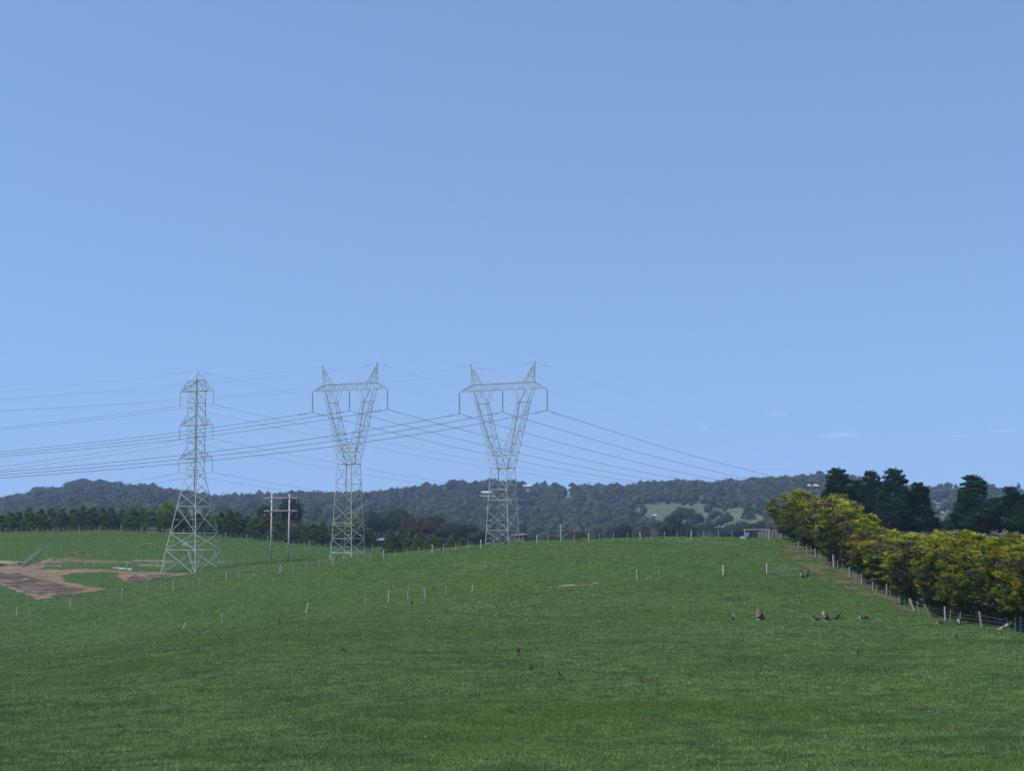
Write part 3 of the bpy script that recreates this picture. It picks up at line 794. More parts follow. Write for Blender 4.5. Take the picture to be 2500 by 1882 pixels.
# the wooded hills: one far-off wood
def forest():
    r = np.random.default_rng(55)
    n_ = 62000
    y = np.sqrt(r.uniform(720 ** 2, 2420 ** 2, n_)); x = r.uniform(-.385, .40, n_) * y
    z = zt(x, y)
    u, v = proj(x, y, z)
    uu = u + (fbm(x / 40, y / 40, 5, 3) - .5) * 24; vv = v + (fbm(x / 40, y / 40, 8, 3) - .5) * 12
    clear = np.zeros(n_, bool)
    CLR = [[(1546,1238),(1580,1229),(1640,1228),(1700,1230),(1735,1238),(1725,1272),(1650,1288),(1590,1274),(1556,1258)],
           [(1690,1262),(1740,1246),(1800,1240),(1870,1262),(1880,1282),(1780,1290),(1700,1290)],
           [(1700,1212),(1722,1212),(1724,1226),(1702,1226)], [(1372,1200),(1402,1198),(1402,1214),(1372,1214)],
           [(445,1240),(515,1240),(520,1262),(445,1262)], [(728,1258),(748,1258),(748,1272),(728,1272)],
           [(1166,1200),(1222,1200),(1222,1211),(1166,1212)], [(2262,1222),(2325,1220),(2325,1262),(2262,1262)],
           [(1268,1186),(1302,1186),(1302,1199),(1268,1199)], [(1964,1186),(2004,1184),(2004,1200),(1964,1200)], [(1190,1268),(1212,1268),(1212,1284),(1190,1284)], [(1340,1193),(1354,1193),(1354,1204),(1340,1204)]]
    for P_ in CLR[:]:
        clear |= inpoly(uu, vv, P_) | inpoly(uu, vv - 9.0 * F / y, P_) | inpoly(uu, vv - 5.0 * F / y, P_)
    clear &= r.random(n_) > .025
    clear |= (y < 1100) & (r.random(n_) < .45)
    clear |= (v > 1340)
    k = ~clear
    x, y, z = x[k], y[k], z[k]
    # keep away from the individual trees' spots is unnecessary at this scale
    n = len(x)
    size = (.6 + .5 * r.random(n) + .55 * r.random(n) ** 6) * (1 + .25 * (fbm(x / 90, y / 90, 15, 2) - .5))
    R = 3.9 * size; H = 8.6 * size * (.8 + .4 * r.random(n))
    import bmesh
    bm = bmesh.new(); bmesh.ops.create_icosphere(bm, subdivisions=1, radius=1)
    SV = np.array([v_.co[:] for v_ in bm.verts]); SF = np.array([[v_.index for v_ in f_.verts] for f_ in bm.faces]); bm.free()
    big = fbm(x / 150, y / 150, 33, 3)[:, None]
    base = np.array([.017, .028, .023]) * (1 - big) + np.array([.030, .046, .032]) * big
    tint = base * (.45 + 1.1 * r.random((n, 1)))
    br = r.random(n) < .12; tint[br] = np.array([.046, .044, .034]) * (.7 + .5 * r.random((br.sum(), 1)))
    # crown bodies: lumpy domes
    ph = r.random((n, 3)) * 20
    d = SV[None] + 0 * x[:, None, None]
    lob = 1 + .20 * np.sin(3.1 * d[:, :, 0] * 1.4 + ph[:, :1]) * np.cos(3.4 * d[:, :, 1] + ph[:, 1:2]) + .13 * np.sin(6 * d[:, :, 2] + 5 * d[:, :, 0] + ph[:, 2:3]) + r.normal(0, .05, (n, len(SV)))
    cen = np.stack([x, y, z + H * .58], -1)
    Rv = np.stack([R * (.8 + .4 * r.random(n)), R * (.8 + .4 * r.random(n)), H * .42], -1)
    DV = cen[:, None] + d * lob[:, :, None] * Rv[:, None] * .86
    DC_ = tint[:, None] * (.85 + .3 * r.random((n, len(SV), 1)))
    DF = (SF[None] + (np.arange(n) * len(SV))[:, None, None]).reshape(-1, 3)
    # leaf masses over them, as pairs of triangles
    per = 34
    d = r.normal(size=(n, per, 3)); d /= np.linalg.norm(d, axis=2, keepdims=True)
    d[:, :, 2] = np.where(d[:, :, 2] < -.15, -d[:, :, 2], d[:, :, 2])
    lob = 1 + .20 * np.sin(3.1 * d[:, :, 0] * 1.4 + ph[:, :1]) * np.cos(3.4 * d[:, :, 1] + ph[:, 1:2]) + .13 * np.sin(6 * d[:, :, 2] + 5 * d[:, :, 0] + ph[:, 2:3])
    C = cen[:, None] + d * (lob * (.86 + .20 * r.random((n, per))))[:, :, None] * Rv[:, None]
    N = unit((d + np.array([0, 0, .3]) + r.normal(0, .5, d.shape)).reshape(-1, 3))
    col = (tint[:, None] * (.8 + .95 * r.random((n, per, 1)))).reshape(-1, 3)
    L = (.30 + .00022 * np.repeat(y, per)) * (.6 + .8 * r.random(n * per))
    V, Fq, c = quads_t(C.reshape(-1, 3), N, L, L * .7, r, col)
    Ft = np.concatenate([Fq[:, [0, 1, 2]], Fq[:, [0, 2, 3]]]) + n * len(SV)
    V = np.concatenate([DV.reshape(-1, 3), V]); c = np.concatenate([DC_.reshape(-1, 3), c]); Fq = np.concatenate([DF, Ft])
    o = link('forest', mesh_np('forest', V, Fq, M['canopy'], c))
    tag(o, 'dense hazy eucalypt forest covering the far hills', 'forest', kind='stuff')
forest()
# trees that stand out on the skyline
FG = [gum_crown(450 + i, 12, 6.5, [PB, PB][i % 2], 9, 16, 40, .50, .7) for i in range(3)]
FT = trunk_mesh(9, .4, 8, 21, M['bark'], .5)
sky_t = [(90,1188,30),(199,1168,40),(240,1170,36),(371,1178,16),(413,1189,12),(572,1201,14),(588,1202,9),(631,1196,14),(738,1198,16),(776,1196,8),(1012,1184,10),(1040,1176,26),
 (1107,1170,26),(1126,1172,24),(1195,1167,26),(1255,1171,20),(1276,1174,22),(1330,1173,14),(1355,1177,26),(1398,1178,20),(1462,1179,26),(1507,1177,14),
 (1583,1172,12),(1653,1168,22),(1786,1166,18),(1843,1164,30),(1888,1163,20),(1961,1156,16),(2004,1149,22),(2165,1174,18),(2300,1180,24),(2318,1177,22),(2336,1181,10),(2407,1173,16),(2428,1181,10),(2490,1178,9)]
for i, (u, vt, wpx) in enumerate(sky_t):
    D = DR - 10
    b = at(u, D); h = zat(u, vt - 1, D).z - b.z; h = max(h, 8)
    wd_ = wpx * D / F / 12.0
    make_tree('skyline_tree', FG[i % 3], FT, b, rnd.uniform(0, 6), (wd_, wd_, h / 12.0),
              'rounded gum breaking the forested skyline, %s from left' % nth(i), 'tree', 'gums standing out on the far skyline')

# ------------------------------------------------------------------ transmission towers
def lerp(a, b, t): return a + (b - a) * t
def tower_frame(parent, levels, horiz, legw, brw, legname='leg'):
    """levels: (z, half_x, half_y); four corner legs and X-braced faces"""
    for sx, sy in ((1, 1), (1, -1), (-1, 1), (-1, -1)):
        b = MB()
        for (z0, a0, d0), (z1, a1, d1) in zip(levels, levels[1:]):
            b.angle((sx * a0, sy * d0, z0), (sx * a1, sy * d1, z1), legw, (-sx, -sy, 0), .03)
        b.build(legname, M['steel'], parent)
    lat = MB()
    for k, ((z0, a0, d0), (z1, a1, d1)) in enumerate(zip(levels, levels[1:])):
        for s in (1, -1):
            faces = (((s * a0, -d0, z0), (s * a0, d0, z0), (s * a1, -d1, z1), (s * a1, d1, z1), (-s, 0, 0)),
                     ((-a0, s * d0, z0), (a0, s * d0, z0), (-a1, s * d1, z1), (a1, s * d1, z1), (0, -s, 0)))
            for p, q, r_, t_, inn in faces:
                o_ = Vector(inn) * .02
                p, q, r_, t_ = (Vector(e) for e in (p, q, r_, t_))
                lat.angle(p + o_, t_ + o_, brw, inn); lat.angle(q - o_, r_ - o_, brw, inn)
                if k in horiz: lat.angle(p + o_ * 2, q + o_ * 2, brw * 1.1, inn)
                if z1 - z0 > 3.4:      # secondary members
                    c_ = (p + q + r_ + t_) / 4
                    for e1, e2 in ((p, r_), (q, t_)):
                        lat.angle((e1 + e2) / 2 + o_, (c_ + (e1 + e2) / 2) / 2 + (r_ - p) * .01, brw * .7, inn)
                        lat.angle(lerp(e1, e2, .25), lerp(e1, c_, .5), brw * .6, inn)
    return lat

def catenary(p0, d, s1, a, k, n=44):
    return [(p0[0] + d[0] * s, p0[1] + d[1] * s, p0[2] - a * s + k * s * s) for s in [s1 * (i / n) ** 1.0 for i in range(n + 1)]]

def insulator(parent, p, L, nd, r, mt, name='insulator'):
    b = MB()
    b.bar(p, (p[0], p[1], p[2] - .25), .05); b.bar((p[0], p[1], p[2] - .25), (p[0], p[1], p[2] - L), .04)
    st = (L - .6) / nd
    for i in range(nd):
        z = -.32 - st * i
        b.lathe((p[0], p[1], p[2] + z), [(.05, 0), (r, -st * .30), (r * .9, -st * .48), (.05, -st * .55)], 8)
    b.box((p[0], p[1], p[2] - L), (.5, .08, .14))
    return b.build(name, mt, parent)

def double_circuit(u, D, phi):
    c = at(u, D); c.z = zat(u, 1402, D).z
    e = empty('transmission_tower', c, phi)
    lv = [(0, 5.55), (2.6, 5.2), (5.9, 4.72), (9.9, 4.05), (16.3, 3.0), (19.4, 2.45), (22.2, 1.92), (25.1, 1.56), (27.8, 1.55), (30.5, 1.55), (33.2, 1.55), (35.9, 1.55), (38.7, 1.55), (41.4, 1.55), (44.2, 1.55), (46.8, 1.55)]
    lv = [(z, a, a) for z, a in lv]
    zs = zt1(c.x, c.y) - c.z
    main = [lv[0]] + lv[2:]
    tower_frame_lv = main
    lat = tower_frame(e, tower_frame_lv, {1, 2, 3, 6, 7, 9, 10, 12, 13, 15 - 1}, .18, .08)
    for s in (1, -1):      # foot struts
        for t in (1, -1):
            lat.angle((s * 5.55, t * 5.55, 0), (s * 2.2, t * 4.72, 5.9), .12, (0, -t, 0)); lat.angle((s * 5.55, t * 5.55, 0), (s * 4.72, t * 2.2, 5.9), .12, (-s, 0, 0))
            lat.angle((s * 3.4, t * 5.1, 2.9), (s * 5.05, t * 5.1, 2.9), .09, (0, -t, 0))
    lat.bar((-1.55, -1.55, 46.8), (1.55, -1.55, 46.8), .12); lat.bar((-1.55, 1.55, 46.8), (1.55, 1.55, 46.8), .12)
    lat.bar((-1.55, -1.55, 46.8), (-1.55, 1.55, 46.8), .12); lat.bar((1.55, -1.55, 46.8), (1.55, 1.55, 46.8), .12)
    lat.build('lattice', M['steel'], e)
    pk = MB()
    for sx, sy in ((1, 1), (1, -1), (-1, 1), (-1, -1)): pk.angle((sx * 1.55, sy * 1.55, 46.8), (0, 0, 49.2), .12, (-sx, -sy, 0))
    pk.build('earth_wire_peak', M['steel'], e)
    att = []
    for zb, ztop in ((44.2, 46.8), (35.9, 38.7), (27.8, 30.5)):
        for s in (-1, 1):
            a = MB(); tip = Vector((s * 5.3, 0, zb))
            for t in (-1, 1):
                a.angle((s * 1.55, t * 1.55, zb), tip, .15, (0, -t, 0)); a.angle((s * 1.55, t * 1.55, ztop), tip, .11, (0, -t, -1))
                for f_ in (.33, .62):
                    lo = Vector((s * 1.55, t * 1.55, zb)).lerp(tip, f_); hi = Vector((s * 1.55, t * 1.55, ztop)).lerp(tip, f_)
                    a.angle(lo, hi, .07, (0, -t, 0)); a.angle(lo, Vector((s * 1.55, t * 1.55, ztop)).lerp(tip, f_ - .3), .07, (0, -t, 0))
            for f_ in (.2, .5, .75):
                l_ = Vector((s * 1.55, -1.55, zb)).lerp(tip, f_); r_ = Vector((s * 1.55, 1.55, zb)).lerp(tip, f_); a.bar(l_, r_, .06)
            a.build('cross_arm', M['steel'], e)
            insulator(e, (s * 5.3, 0, zb - .05), 3.3, 18, .11, M['insul2'])
            att.append(Vector((s * 5.3, 0, zb - 3.4)))
    for sx, sy in ((1, 1), (1, -1), (-1, 1), (-1, -1)):      # spiked anti-climbing frames on the legs
        ac = MB(); ac.bar((sx * 4.1, sy * 4.1, 9.2), (sx * 5.2, sy * 4.3, 9.4), .07); ac.bar((sx * 4.1, sy * 4.1, 9.2), (sx * 4.3, sy * 5.2, 9.4), .07)
        ac.bar((sx * 5.2, sy * 4.3, 9.4), (sx * 4.3, sy * 5.2, 9.4), .05)
        ac.build('anticlimb_guard', M['steel'], e)
    sg = MB(); sg.box((1.0, -4.2, 7.4), (1.7, .05, 1.0)); sg.build('aerial_number_sign', M['insul2'], e)
    ft = MB()
    for sx in (-1, 1):
        for sy in (-1, 1): ft.lathe((sx * 5.6, sy * 5.6, -2.2), [(.25, 0), (.25, 2.2), (.2, 2.3)], 8)
    ft.build('footing', M['rock'], e)
    tag(e, 'grey lattice pylon with three tiers of short cross arms, leftmost of the three', 'pylon')
    Mx = Matrix.Translation(c) @ Matrix.Rotation(phi, 4, 'Z')
    return [Mx @ a for a in att], [Mx @ Vector((0, 0, 49.2))]

def delta_tower(u, D, phi, vb, label, guard, sx_=1.0):
    c = at(u, D); c.z = zat(u, vb, D).z
    e = empty('transmission_tower', c, phi)
    a0, aw = 3.05, 2.08
    lv = [(0, a0, a0), (4.2, 2.87, 2.87), (8.0, 2.70, 2.70), (12.6, 2.5, 2.5), (17.4, 2.28, 2.28), (22.3, aw, aw)]
    lat = tower_frame(e, lv, {1, 2, 4}, .14, .07)
    for s in (1, -1):
        lat.angle((-aw, s * aw, 22.3), (aw, s * aw, 22.3), .13, (0, -s, 0)); lat.angle((s * aw, -aw, 22.3), (s * aw, aw, 22.3), .13, (-s, 0, 0))
        lat.angle((-a0, s * a0, .8), (a0, s * a0, .8), .1, (0, -s, 0)); lat.angle((s * a0, -a0, .8), (s * a0, a0, .8), .1, (-s, 0, 0))
    lat.build('lattice', M['steel'], e)
    # the two arms of the V
    dk_ = .75
    for s in (-1, 1):
        b = MB(); 
        n = 8
        zo = [22.3 + (37.4 - 22.3) * i / n for i in range(n + 1)]
        O = [(aw + (6.6 - aw) * i / n, aw + (dk_ - aw) * i / n) for i in range(n + 1)]
        I = [(0.25 + (3.75 - .25) * i / n, aw + (dk_ - aw) * i / n) for i in range(n + 1)]
        for t in (-1, 1):
            for i in range(n):
                po = Vector((s * O[i][0], t * O[i][1], zo[i])); po2 = Vector((s * O[i + 1][0], t * O[i + 1][1], zo[i + 1]))
                pi_ = Vector((s * I[i][0], t * I[i][1], zo[i])); pi2 = Vector((s * I[i + 1][0], t * I[i + 1][1], zo[i + 1]))
                b.angle(po, po2, .12, (-s, -t, 0)); b.angle(pi_, pi2, .12, (s, -t, 0))
                b.angle(po if i % 2 else pi_, pi2 if i % 2 else po2, .07, (0, -t, 0))
                b.angle(po2, pi2, .055, (0, -t, 0)) if i % 2 else None
            ko = Vector((s * 6.6, t * dk_, 37.4)); ki = Vector((s * 3.75, t * dk_, 37.4))
            b.angle(ko, (s * 7.6, t * dk_, 40.4), .14, (-s, -t, 0)); b.angle(ki, (s * 5.4, t * dk_, 40.4), .12, (s, -t, 0)); b.angle(ki, (s * 2.7, t * dk_, 40.4), .11, (s, -t, 0))
            b.angle(ko, (s * 5.4, t * dk_, 40.4), .08, (0, -t, 0)); b.angle(ko, ki, .10, (0, -t, 0))
        for i in range(n):
            w0, w1 = O[i][1], O[i + 1][1]
            for Q in (O, I):
                b.angle((s * Q[i][0], -w0, zo[i]), (s * Q[i + 1][0], w1, zo[i + 1]), .06, (-s, 0, 0)); b.angle((s * Q[i][0], w0, zo[i]), (s * Q[i + 1][0], -w1, zo[i + 1]), .06, (-s, 0, 0))
                b.bar((s * Q[i + 1][0], -w1, zo[i + 1]), (s * Q[i + 1][0], w1, zo[i + 1]), .05)
        b.bar((s * 6.2, -.3, 37.6), (s * 2.6, -.4, 25.5), .05); b.bar((s * 5.9, -.3, 37.6), (s * 2.3, -.4, 25.5), .05)
        for i in range(24):
            f_ = i / 24; b.bar((lerp(s * 6.2, s * 2.6, f_), -.3, lerp(37.6, 25.5, f_)), (lerp(s * 5.9, s * 2.3, f_), -.3, lerp(37.6, 25.5, f_)), .04)
        b.build('v_arm', M['steel'], e)
        p = MB()
        tip = Vector((s * 8.0, 0, 46.6))
        for t in (-1, 1):
            for xx in (5.3, 7.55):
                p.angle((s * xx, t * dk_, 42.0), tip, .11, (0, -t, 0))
            for f_, g_ in ((.0, .28), (.28, .52), (.52, .72)):
                p.angle(Vector((s * 5.3, t * dk_, 42)).lerp(tip, f_), Vector((s * 7.55, t * dk_, 42)).lerp(tip, g_), .06, (0, -t, 0))
                p.angle(Vector((s * 5.3, t * dk_, 42)).lerp(tip, g_), Vector((s * 7.55, t * dk_, 42)).lerp(tip, g_), .06, (0, -t, 0))
        for f_ in (.25, .5, .7): p.bar(Vector((s * 7.55, -dk_, 42)).lerp(tip, f_), Vector((s * 7.55, dk_, 42)).lerp(tip, f_), .06)
        p.box(tip, (.5, .12, .2))
        p.build('earth_wire_peak', M['steel'], e)
    # the tie between the arms low in the V
    tie = MB()
    for t in (-1, 1):
        w_ = 1.80
        tie.angle((-2.9, t * w_, 25.3), (2.9, t * w_, 25.3), .11, (0, -t, 0)); tie.angle((-.9, t * w_, 25.3), (0, t * w_, 27.2), .07, (0, -t, 0)); tie.angle((.9, t * w_, 25.3), (0, t * w_, 27.2), .07, (0, -t, 0))
        tie.angle((-1.7, t * 1.7, 28), (0, t * w_, 25.3), .06, (0, -t, 0)); tie.angle((1.7, t * 1.7, 28), (0, t * w_, 25.3), .06, (0, -t, 0))
    tie.build('tie_frame', M['steel'], e)
    x_ = MB()      # box girder of the cross arm
    for t in (-1, 1):
        x_.angle((-7.6, t * dk_, 40.4), (7.6, t * dk_, 40.4), .15, (0, -t, 1)); x_.angle((-7.6, t * dk_, 42.0), (7.6, t * dk_, 42.0), .12, (0, -t, -1))
        nn = 10
        for i in range(nn):
            xa = -7.6 + 15.2 * i / nn; xb = -7.6 + 15.2 * (i + 1) / nn
            if xb <= 0: x_.angle((xa, t * dk_, 40.4), (xb, t * dk_, 42.0), .08, (0, -t, 0))
            else: x_.angle((xa, t * dk_, 42.0) if i % 2 else (xa, t * dk_, 40.4), (xb, t * dk_, 40.4) if i % 2 else (xb, t * dk_, 42.0), .08, (0, -t, 0))
            if i % 2 == 0: x_.angle((xa, t * dk_, 40.4), (xa, t * dk_, 42.0), .06, (0, -t, 0))
        for s in (-1, 1):
            tip = Vector((s * 10.95, 0, 40.35))
            x_.angle((s * 7.6, t * dk_, 40.4), tip, .15, (0, -t, 1)); x_.angle((s * 7.6, t * dk_, 42.0), tip, .12, (0, -t, -1))
            m1 = Vector((s * 7.6, t * dk_, 40.4)).lerp(tip, .45); m2 = Vector((s * 7.6, t * dk_, 42)).lerp(tip, .45); x_.angle(m1, m2, .07, (0, -t, 0)); x_.angle(m1, (s * 7.6, t * dk_, 42), .07, (0, -t, 0))
    for i in range(13):
        xa = -7.6 + 15.2 * i / 12
        (x_.bar((xa, -dk_, 40.4), (xa, dk_, 40.4), .05), x_.bar((xa, -dk_, 42), (xa, dk_, 42), .05)) if i % 3 == 0 else None
    x_.build('cross_arm', M['steel'], e)
    att = []
    for xx in (-10.9, 0, 10.9):
        insulator(e, (xx, 0, 40.3), 4.9, 17, .20, M['insul']); att.append(Vector((xx, 0, 35.3)))
    g = MB()
    for s in (1, -1):
        r0 = 2.72
        g.bar((-r0 - .9, s * r0, guard), (r0 + .9, s * r0, guard), .08); g.bar((s * r0, -r0 - .9, guard), (s * r0, r0 + .9, guard), .08)
        for k in range(9):
            xx = -r0 + 2 * r0 * k / 8; g.bar((xx, s * r0, guard), (xx, s * (r0 + .35), guard + .2), .04)
    g.build('anticlimb_guard', M['steel'], e)
    ft = MB()
    for sx in (-1, 1):
        for sy in (-1, 1): ft.lathe((sx * a0, sy * a0, -2.2), [(.2, 0), (.2, 2.2), (.15, 2.25)], 8)
    ft.build('footing', M['rock'], e)
    tag(e, label, 'pylon')
    e.scale = (sx_, 1, 1)
    Mx = Matrix.Translation(c) @ Matrix.Rotation(phi, 4, 'Z') @ Matrix.Diagonal((sx_, 1, 1, 1))
    return [Mx @ a for a in att], [Mx @ Vector((s * 8.0, 0, 46.6)) for s in (-1, 1)]

def line_dir(phi): return (-math.sin(phi), math.cos(phi))
LD = (.48, .877)
T1a, T1e = double_circuit(474, 372, -math.radians(30))
T2a, T2e = delta_tower(850, 375, -math.radians(27), 1357, 'V shaped lattice pylon in the middle, between the other two', 7.4)
T3a, T3e = delta_tower(1227, 355, -math.radians(28), 1380, 'rightmost V shaped lattice pylon, half hidden behind the ridge crest', 15.0, 1.06)
def conductor(name, p, d, right, r, twin, lab, aR=.088, kR=.000134, aL=.168, kL=.00027, cat='power line', group=None, sR=425, sL=400):
    b = MB()
    pr = (d[1], -d[0])
    offs = ((-.22, 0), (.22, 0)) if twin else ((0, 0),)
    for ox, _ in offs:
        q = (p[0] + pr[0] * ox, p[1] + pr[1] * ox, p[2])
        L_ = catenary(q, (-d[0], -d[1]), sL, aL, kL)[::-1]; R_ = catenary(q, d, sR, aR, kR)
        b.tube(L_ + R_[1:], r, 5)
        for s_ in (3.0, 5.0, -3.0, -5.0):       # vibration dampers
            zz = q[2] - (aR if s_ > 0 else aL) * abs(s_)
            b.box((q[0] + d[0] * s_, q[1] + d[1] * s_, zz - .12), (.1, .5, .08), math.atan2(-d[0], d[1]))
    return tag(b.build(name, M['cable']), lab, cat, group)
names1 = ['top left', 'top right', 'middle left', 'middle right', 'bottom left', 'bottom right']
for k, p in enumerate(T1a):
    conductor('conductor', p, (.5, .866), 0, .025, False, 'thin conductor hung from the %s arm of the three tier pylon' % names1[k], group='conductors of the three tier pylon')
for T, Tn in ((T2a, 'middle pylon'), (T3a, 'right pylon')):
    for k, p in enumerate(T):
        conductor('conductor', p, LD, 0, .024, True, 'twin conductor under the %s insulator string of the %s' % (['left', 'centre', 'right'][k], Tn), group='twin conductors of the V shaped pylons')
conductor('earth_wire', T1e[0], (.5, .866), 0, .010, False, 'thin earth wire over the peak of the three tier pylon', .075, .00012, .175, .0002, 'earth wire')
for T, Tn in ((T2e, 'middle pylon'), (T3e, 'right pylon')):
    for k, p in enumerate(T):
        conductor('earth_wire', p, LD, 0, .009, False, 'thin earth wire over the %s peak of the %s' % (['left', 'right'][k], Tn), .075, .00010, .178, .00025, 'earth wire')

# twin pole line in the far paddock
def h_frame():
    D = 385
    c = at(684, D); c.z = zat(684, 1372, D).z
    e = empty('twin_pole_structure', c, -math.radians(12))
    for s in (-1, 1):
        b = MB(); b.tube([(s * 2.3, 0, -1.5), (s * 2.32, 0, 8), (s * 2.34, 0, 16.9)], .26, 9, .17); b.build('pole', M['pole'], e, True)
    for z in (16.0, 12.8):
        b = MB(); b.box((0, -.22, z), (8.6, .09, .18)); b.box((0, .22, z), (8.6, .09, .18))
        for s in (-1, 1):
            b.bar((s * 2.3, 0, z - 1.4), (s * 3.6, 0, z), .08)
        b.build('cross_arm', M['pole'], e)
        for x in (-4.2, 0, 4.2): insulator(e, (x, 0, z - .1), 1.25, 7, .10, M['insul2'])
    b = MB(); b.bar((-2.3, 0, 12), (2.2, -.5, .3), .05); b.build('guy_wire', M['cable'], e)
    tag(e, 'two tall grey timber poles joined by two cross arms', 'power poles')
    Mx = Matrix.Translation(c) @ Matrix.Rotation(-math.radians(12), 4, 'Z')
    k = 0
    for z in (14.65, 11.45):
        for x, nn in ((-4.2, 'left'), (0, 'centre'), (4.2, 'right')):
            p = Mx @ Vector((x, 0, z))
            conductor('conductor', p, (.30, .954), 0, .009, False, 'fine wire on the %s insulator of the twin poles, %s cross arm' % (nn, 'upper' if z > 13 else 'lower'),
                      .03, .00008, .07, .0002, 'wire', 'wires on the twin poles', 250, 200)
h_frame()

# ------------------------------------------------------------------ fences
PM = {}
def post_mesh(kind, h):
    key = (kind, round(h, 1)); grey = kind[0] == 'g'; kind = kind[1:] if grey else kind
    if key in PM: return PM[key]
    b = MB()
    if kind == 'steel': b.bar((0, 0, -.3), (0, 0, h), .07, .07, 4)
    elif kind == 'thin': b.tube([(0, 0, -.3), (0.01, 0, h * .5), (0, 0, h)], .045, 6, .04)
    else: b.tube([(0, 0, -.3), (.012, .005, h * .45), (0, 0, h * .97), (0, 0, h)], .105 if kind == 'timber' else .15, 8, .09 if kind == 'timber' else .14)
    PM[key] = b.mesh('post', M['steelpost'] if kind in ('steel',) else (M['post'] if kind in ('timber', 'thin') and not grey else M['greypost']))
    return PM[key]
def fence(name, posts, label, wires=(.25, .5, .75, 1.0), wr=.006, group=None):
    """posts: (Vector base, kind, height, lean_x, lean_y)"""
    e = empty(name, posts[0][0])
    o0 = posts[0][0]
    for (p, kind, h, lx, ly) in posts:
        o = link('post', post_mesh(kind, h), e, p - o0); o.rotation_euler = (ly, lx, rnd.uniform(0, 3))
    if wires:
        b = MB()
        for z in wires:
            b.tube([(p - o0) + Vector((0, -.06, z)) for (p, kind, h, lx, ly) in posts], wr, 4)
        b.build('fence_wire', M['wire'], e)
    return tag(e, label, 'fence')
def lerp_list(main, nsub):
    out = []
    for (a, b) in zip(main, main[1:]):
        for k in range(nsub): out.append((a + (b - a) * k / nsub, k == 0))
    out.append((main[-1], True)); return out
# ridge fence, 235 m away
ridge = [(15,0),(47,1),(77,0),(177,1),(207,0),(239,0),(268,0),(302,1),(330,0),(361,0),(395,0),(426,1),(456,0),(490,0),(522,0),(555,1),(584,0),(620,0),(650,0),(686,1),(716,0),(750,0),(780,0),(814,1),(841,0),(873,0),(904,0),(937,1),
 (965,0),(993,0),(1022,0),(1056,1),(1083,0),(1112,0),(1142,0),(1174,1),(1206,0),(1243,0),(1278,0),(1311,1),(1338,0),(1369,0),(1402,0),(1437,1),(1464,0),(1498,0),(1532,0),(1563,1),(1591,0),(1622,0),(1653,0),(1688,1),(1718,0),(1754,0),(1788,0)]
P = [(at(u, 235), 'timber' if k else 'thin', 1.32 if k else 1.18, rnd.uniform(-.02, .02), rnd.uniform(-.02, .02)) for u, k in [(-20, 1)] + ridge]
fence('ridge_fence', P, 'long wire fence of pale posts running along the crest of the near paddock')
# leaning posts of the old fence across the slope
old = [(353,-.5,.5),(450,.45,.9),(548,-.22,1.25),(751,-.18,1.2),(893,0,1.1),(950,-.10,1.35),(998,-.22,1.3),(1040,.10,1.2),(1088,-.12,1.05),(1153,.05,1.0),(1270,-.4,.9),(1555,-.08,1.2),(1608,0,1.1),(1765,.12,1.25)]
P = [(at(u, 187 + (1.5 if u < 1000 else 0)), 'thin' if h < 1.15 else 'timber', h, l, rnd.uniform(-.1, .1)) for u, l, h in old]
fence('old_fence', P, 'remains of an old fence of leaning pale posts across the green slope', ())
# hedge fence
hp = [(1953,'timber',1.1,0),(1973,'timber',1.25,0),(1983,'thin',1.2,.05),(1994,'timber',1.2,0),(2003,'thin',1.25,.04),(2010,'thin',1.2,0),(2021,'thin',1.25,0),(2039,'strainer',1.75,-.05),(2048,'thin',1.3,0),(2058,'thin',1.3,-.08),
      (2077,'timber',1.35,.03),(2086,'thin',1.2,0),(2092,'thin',1.1,0),(2106,'timber',1.3,0),(2133,'timber',1.25,0),(2142,'thin',1.2,.02),(2167,'timber',1.3,0),(2175,'thin',1.15,0),(2198,'timber',1.3,0),(2209,'thin',1.2,0),(2221,'thin',1.0,0),
      (2233,'timber',1.35,.42),(2245,'thin',1.2,.2),(2256,'thin',1.15,-.1),(2264,'thin',1.2,-.28),(2271,'timber',1.3,-.4),(2308,'timber',1.45,.10),(2319,'thin',1.1,-.1),(2345,'thin',1.1,0),(2397,'timber',1.35,.13),
      (2440,'strainer',1.2,-1.05),(2455,'thin',1.3,-.75),(2466,'thin',1.2,-.3),(2478,'thin',1.25,0),(2493,'timber',1.3,.12),(2520,'timber',1.3,0)]
P = []
for u, k, h, l in hp:
    D = 41.0 * F * 1.0 / (u - 1250)
    P.append((Vector((40.6, D, zt1(40.6, D))), 'g' + k, h, l, rnd.uniform(-.04, .04)))
fence('hedge_fence', P, 'weathered grey fence, some posts leaning, along the foot of the golden hedge', (.3, .6, .9), .008)
# fence below the pines
P = []
for i, u in enumerate(np.arange(-12, 925, 12.8)):
    main = i % 4 == 0
    P.append((at(u, 456), 'timber' if main else 'thin', 1.5 if main else 1.25, rnd.uniform(-.03, .03), 0))
fence('shelter_row_fence', P, 'thin posted wire fence below the dark pine shelter row', (.3, .7, 1.05), .009)
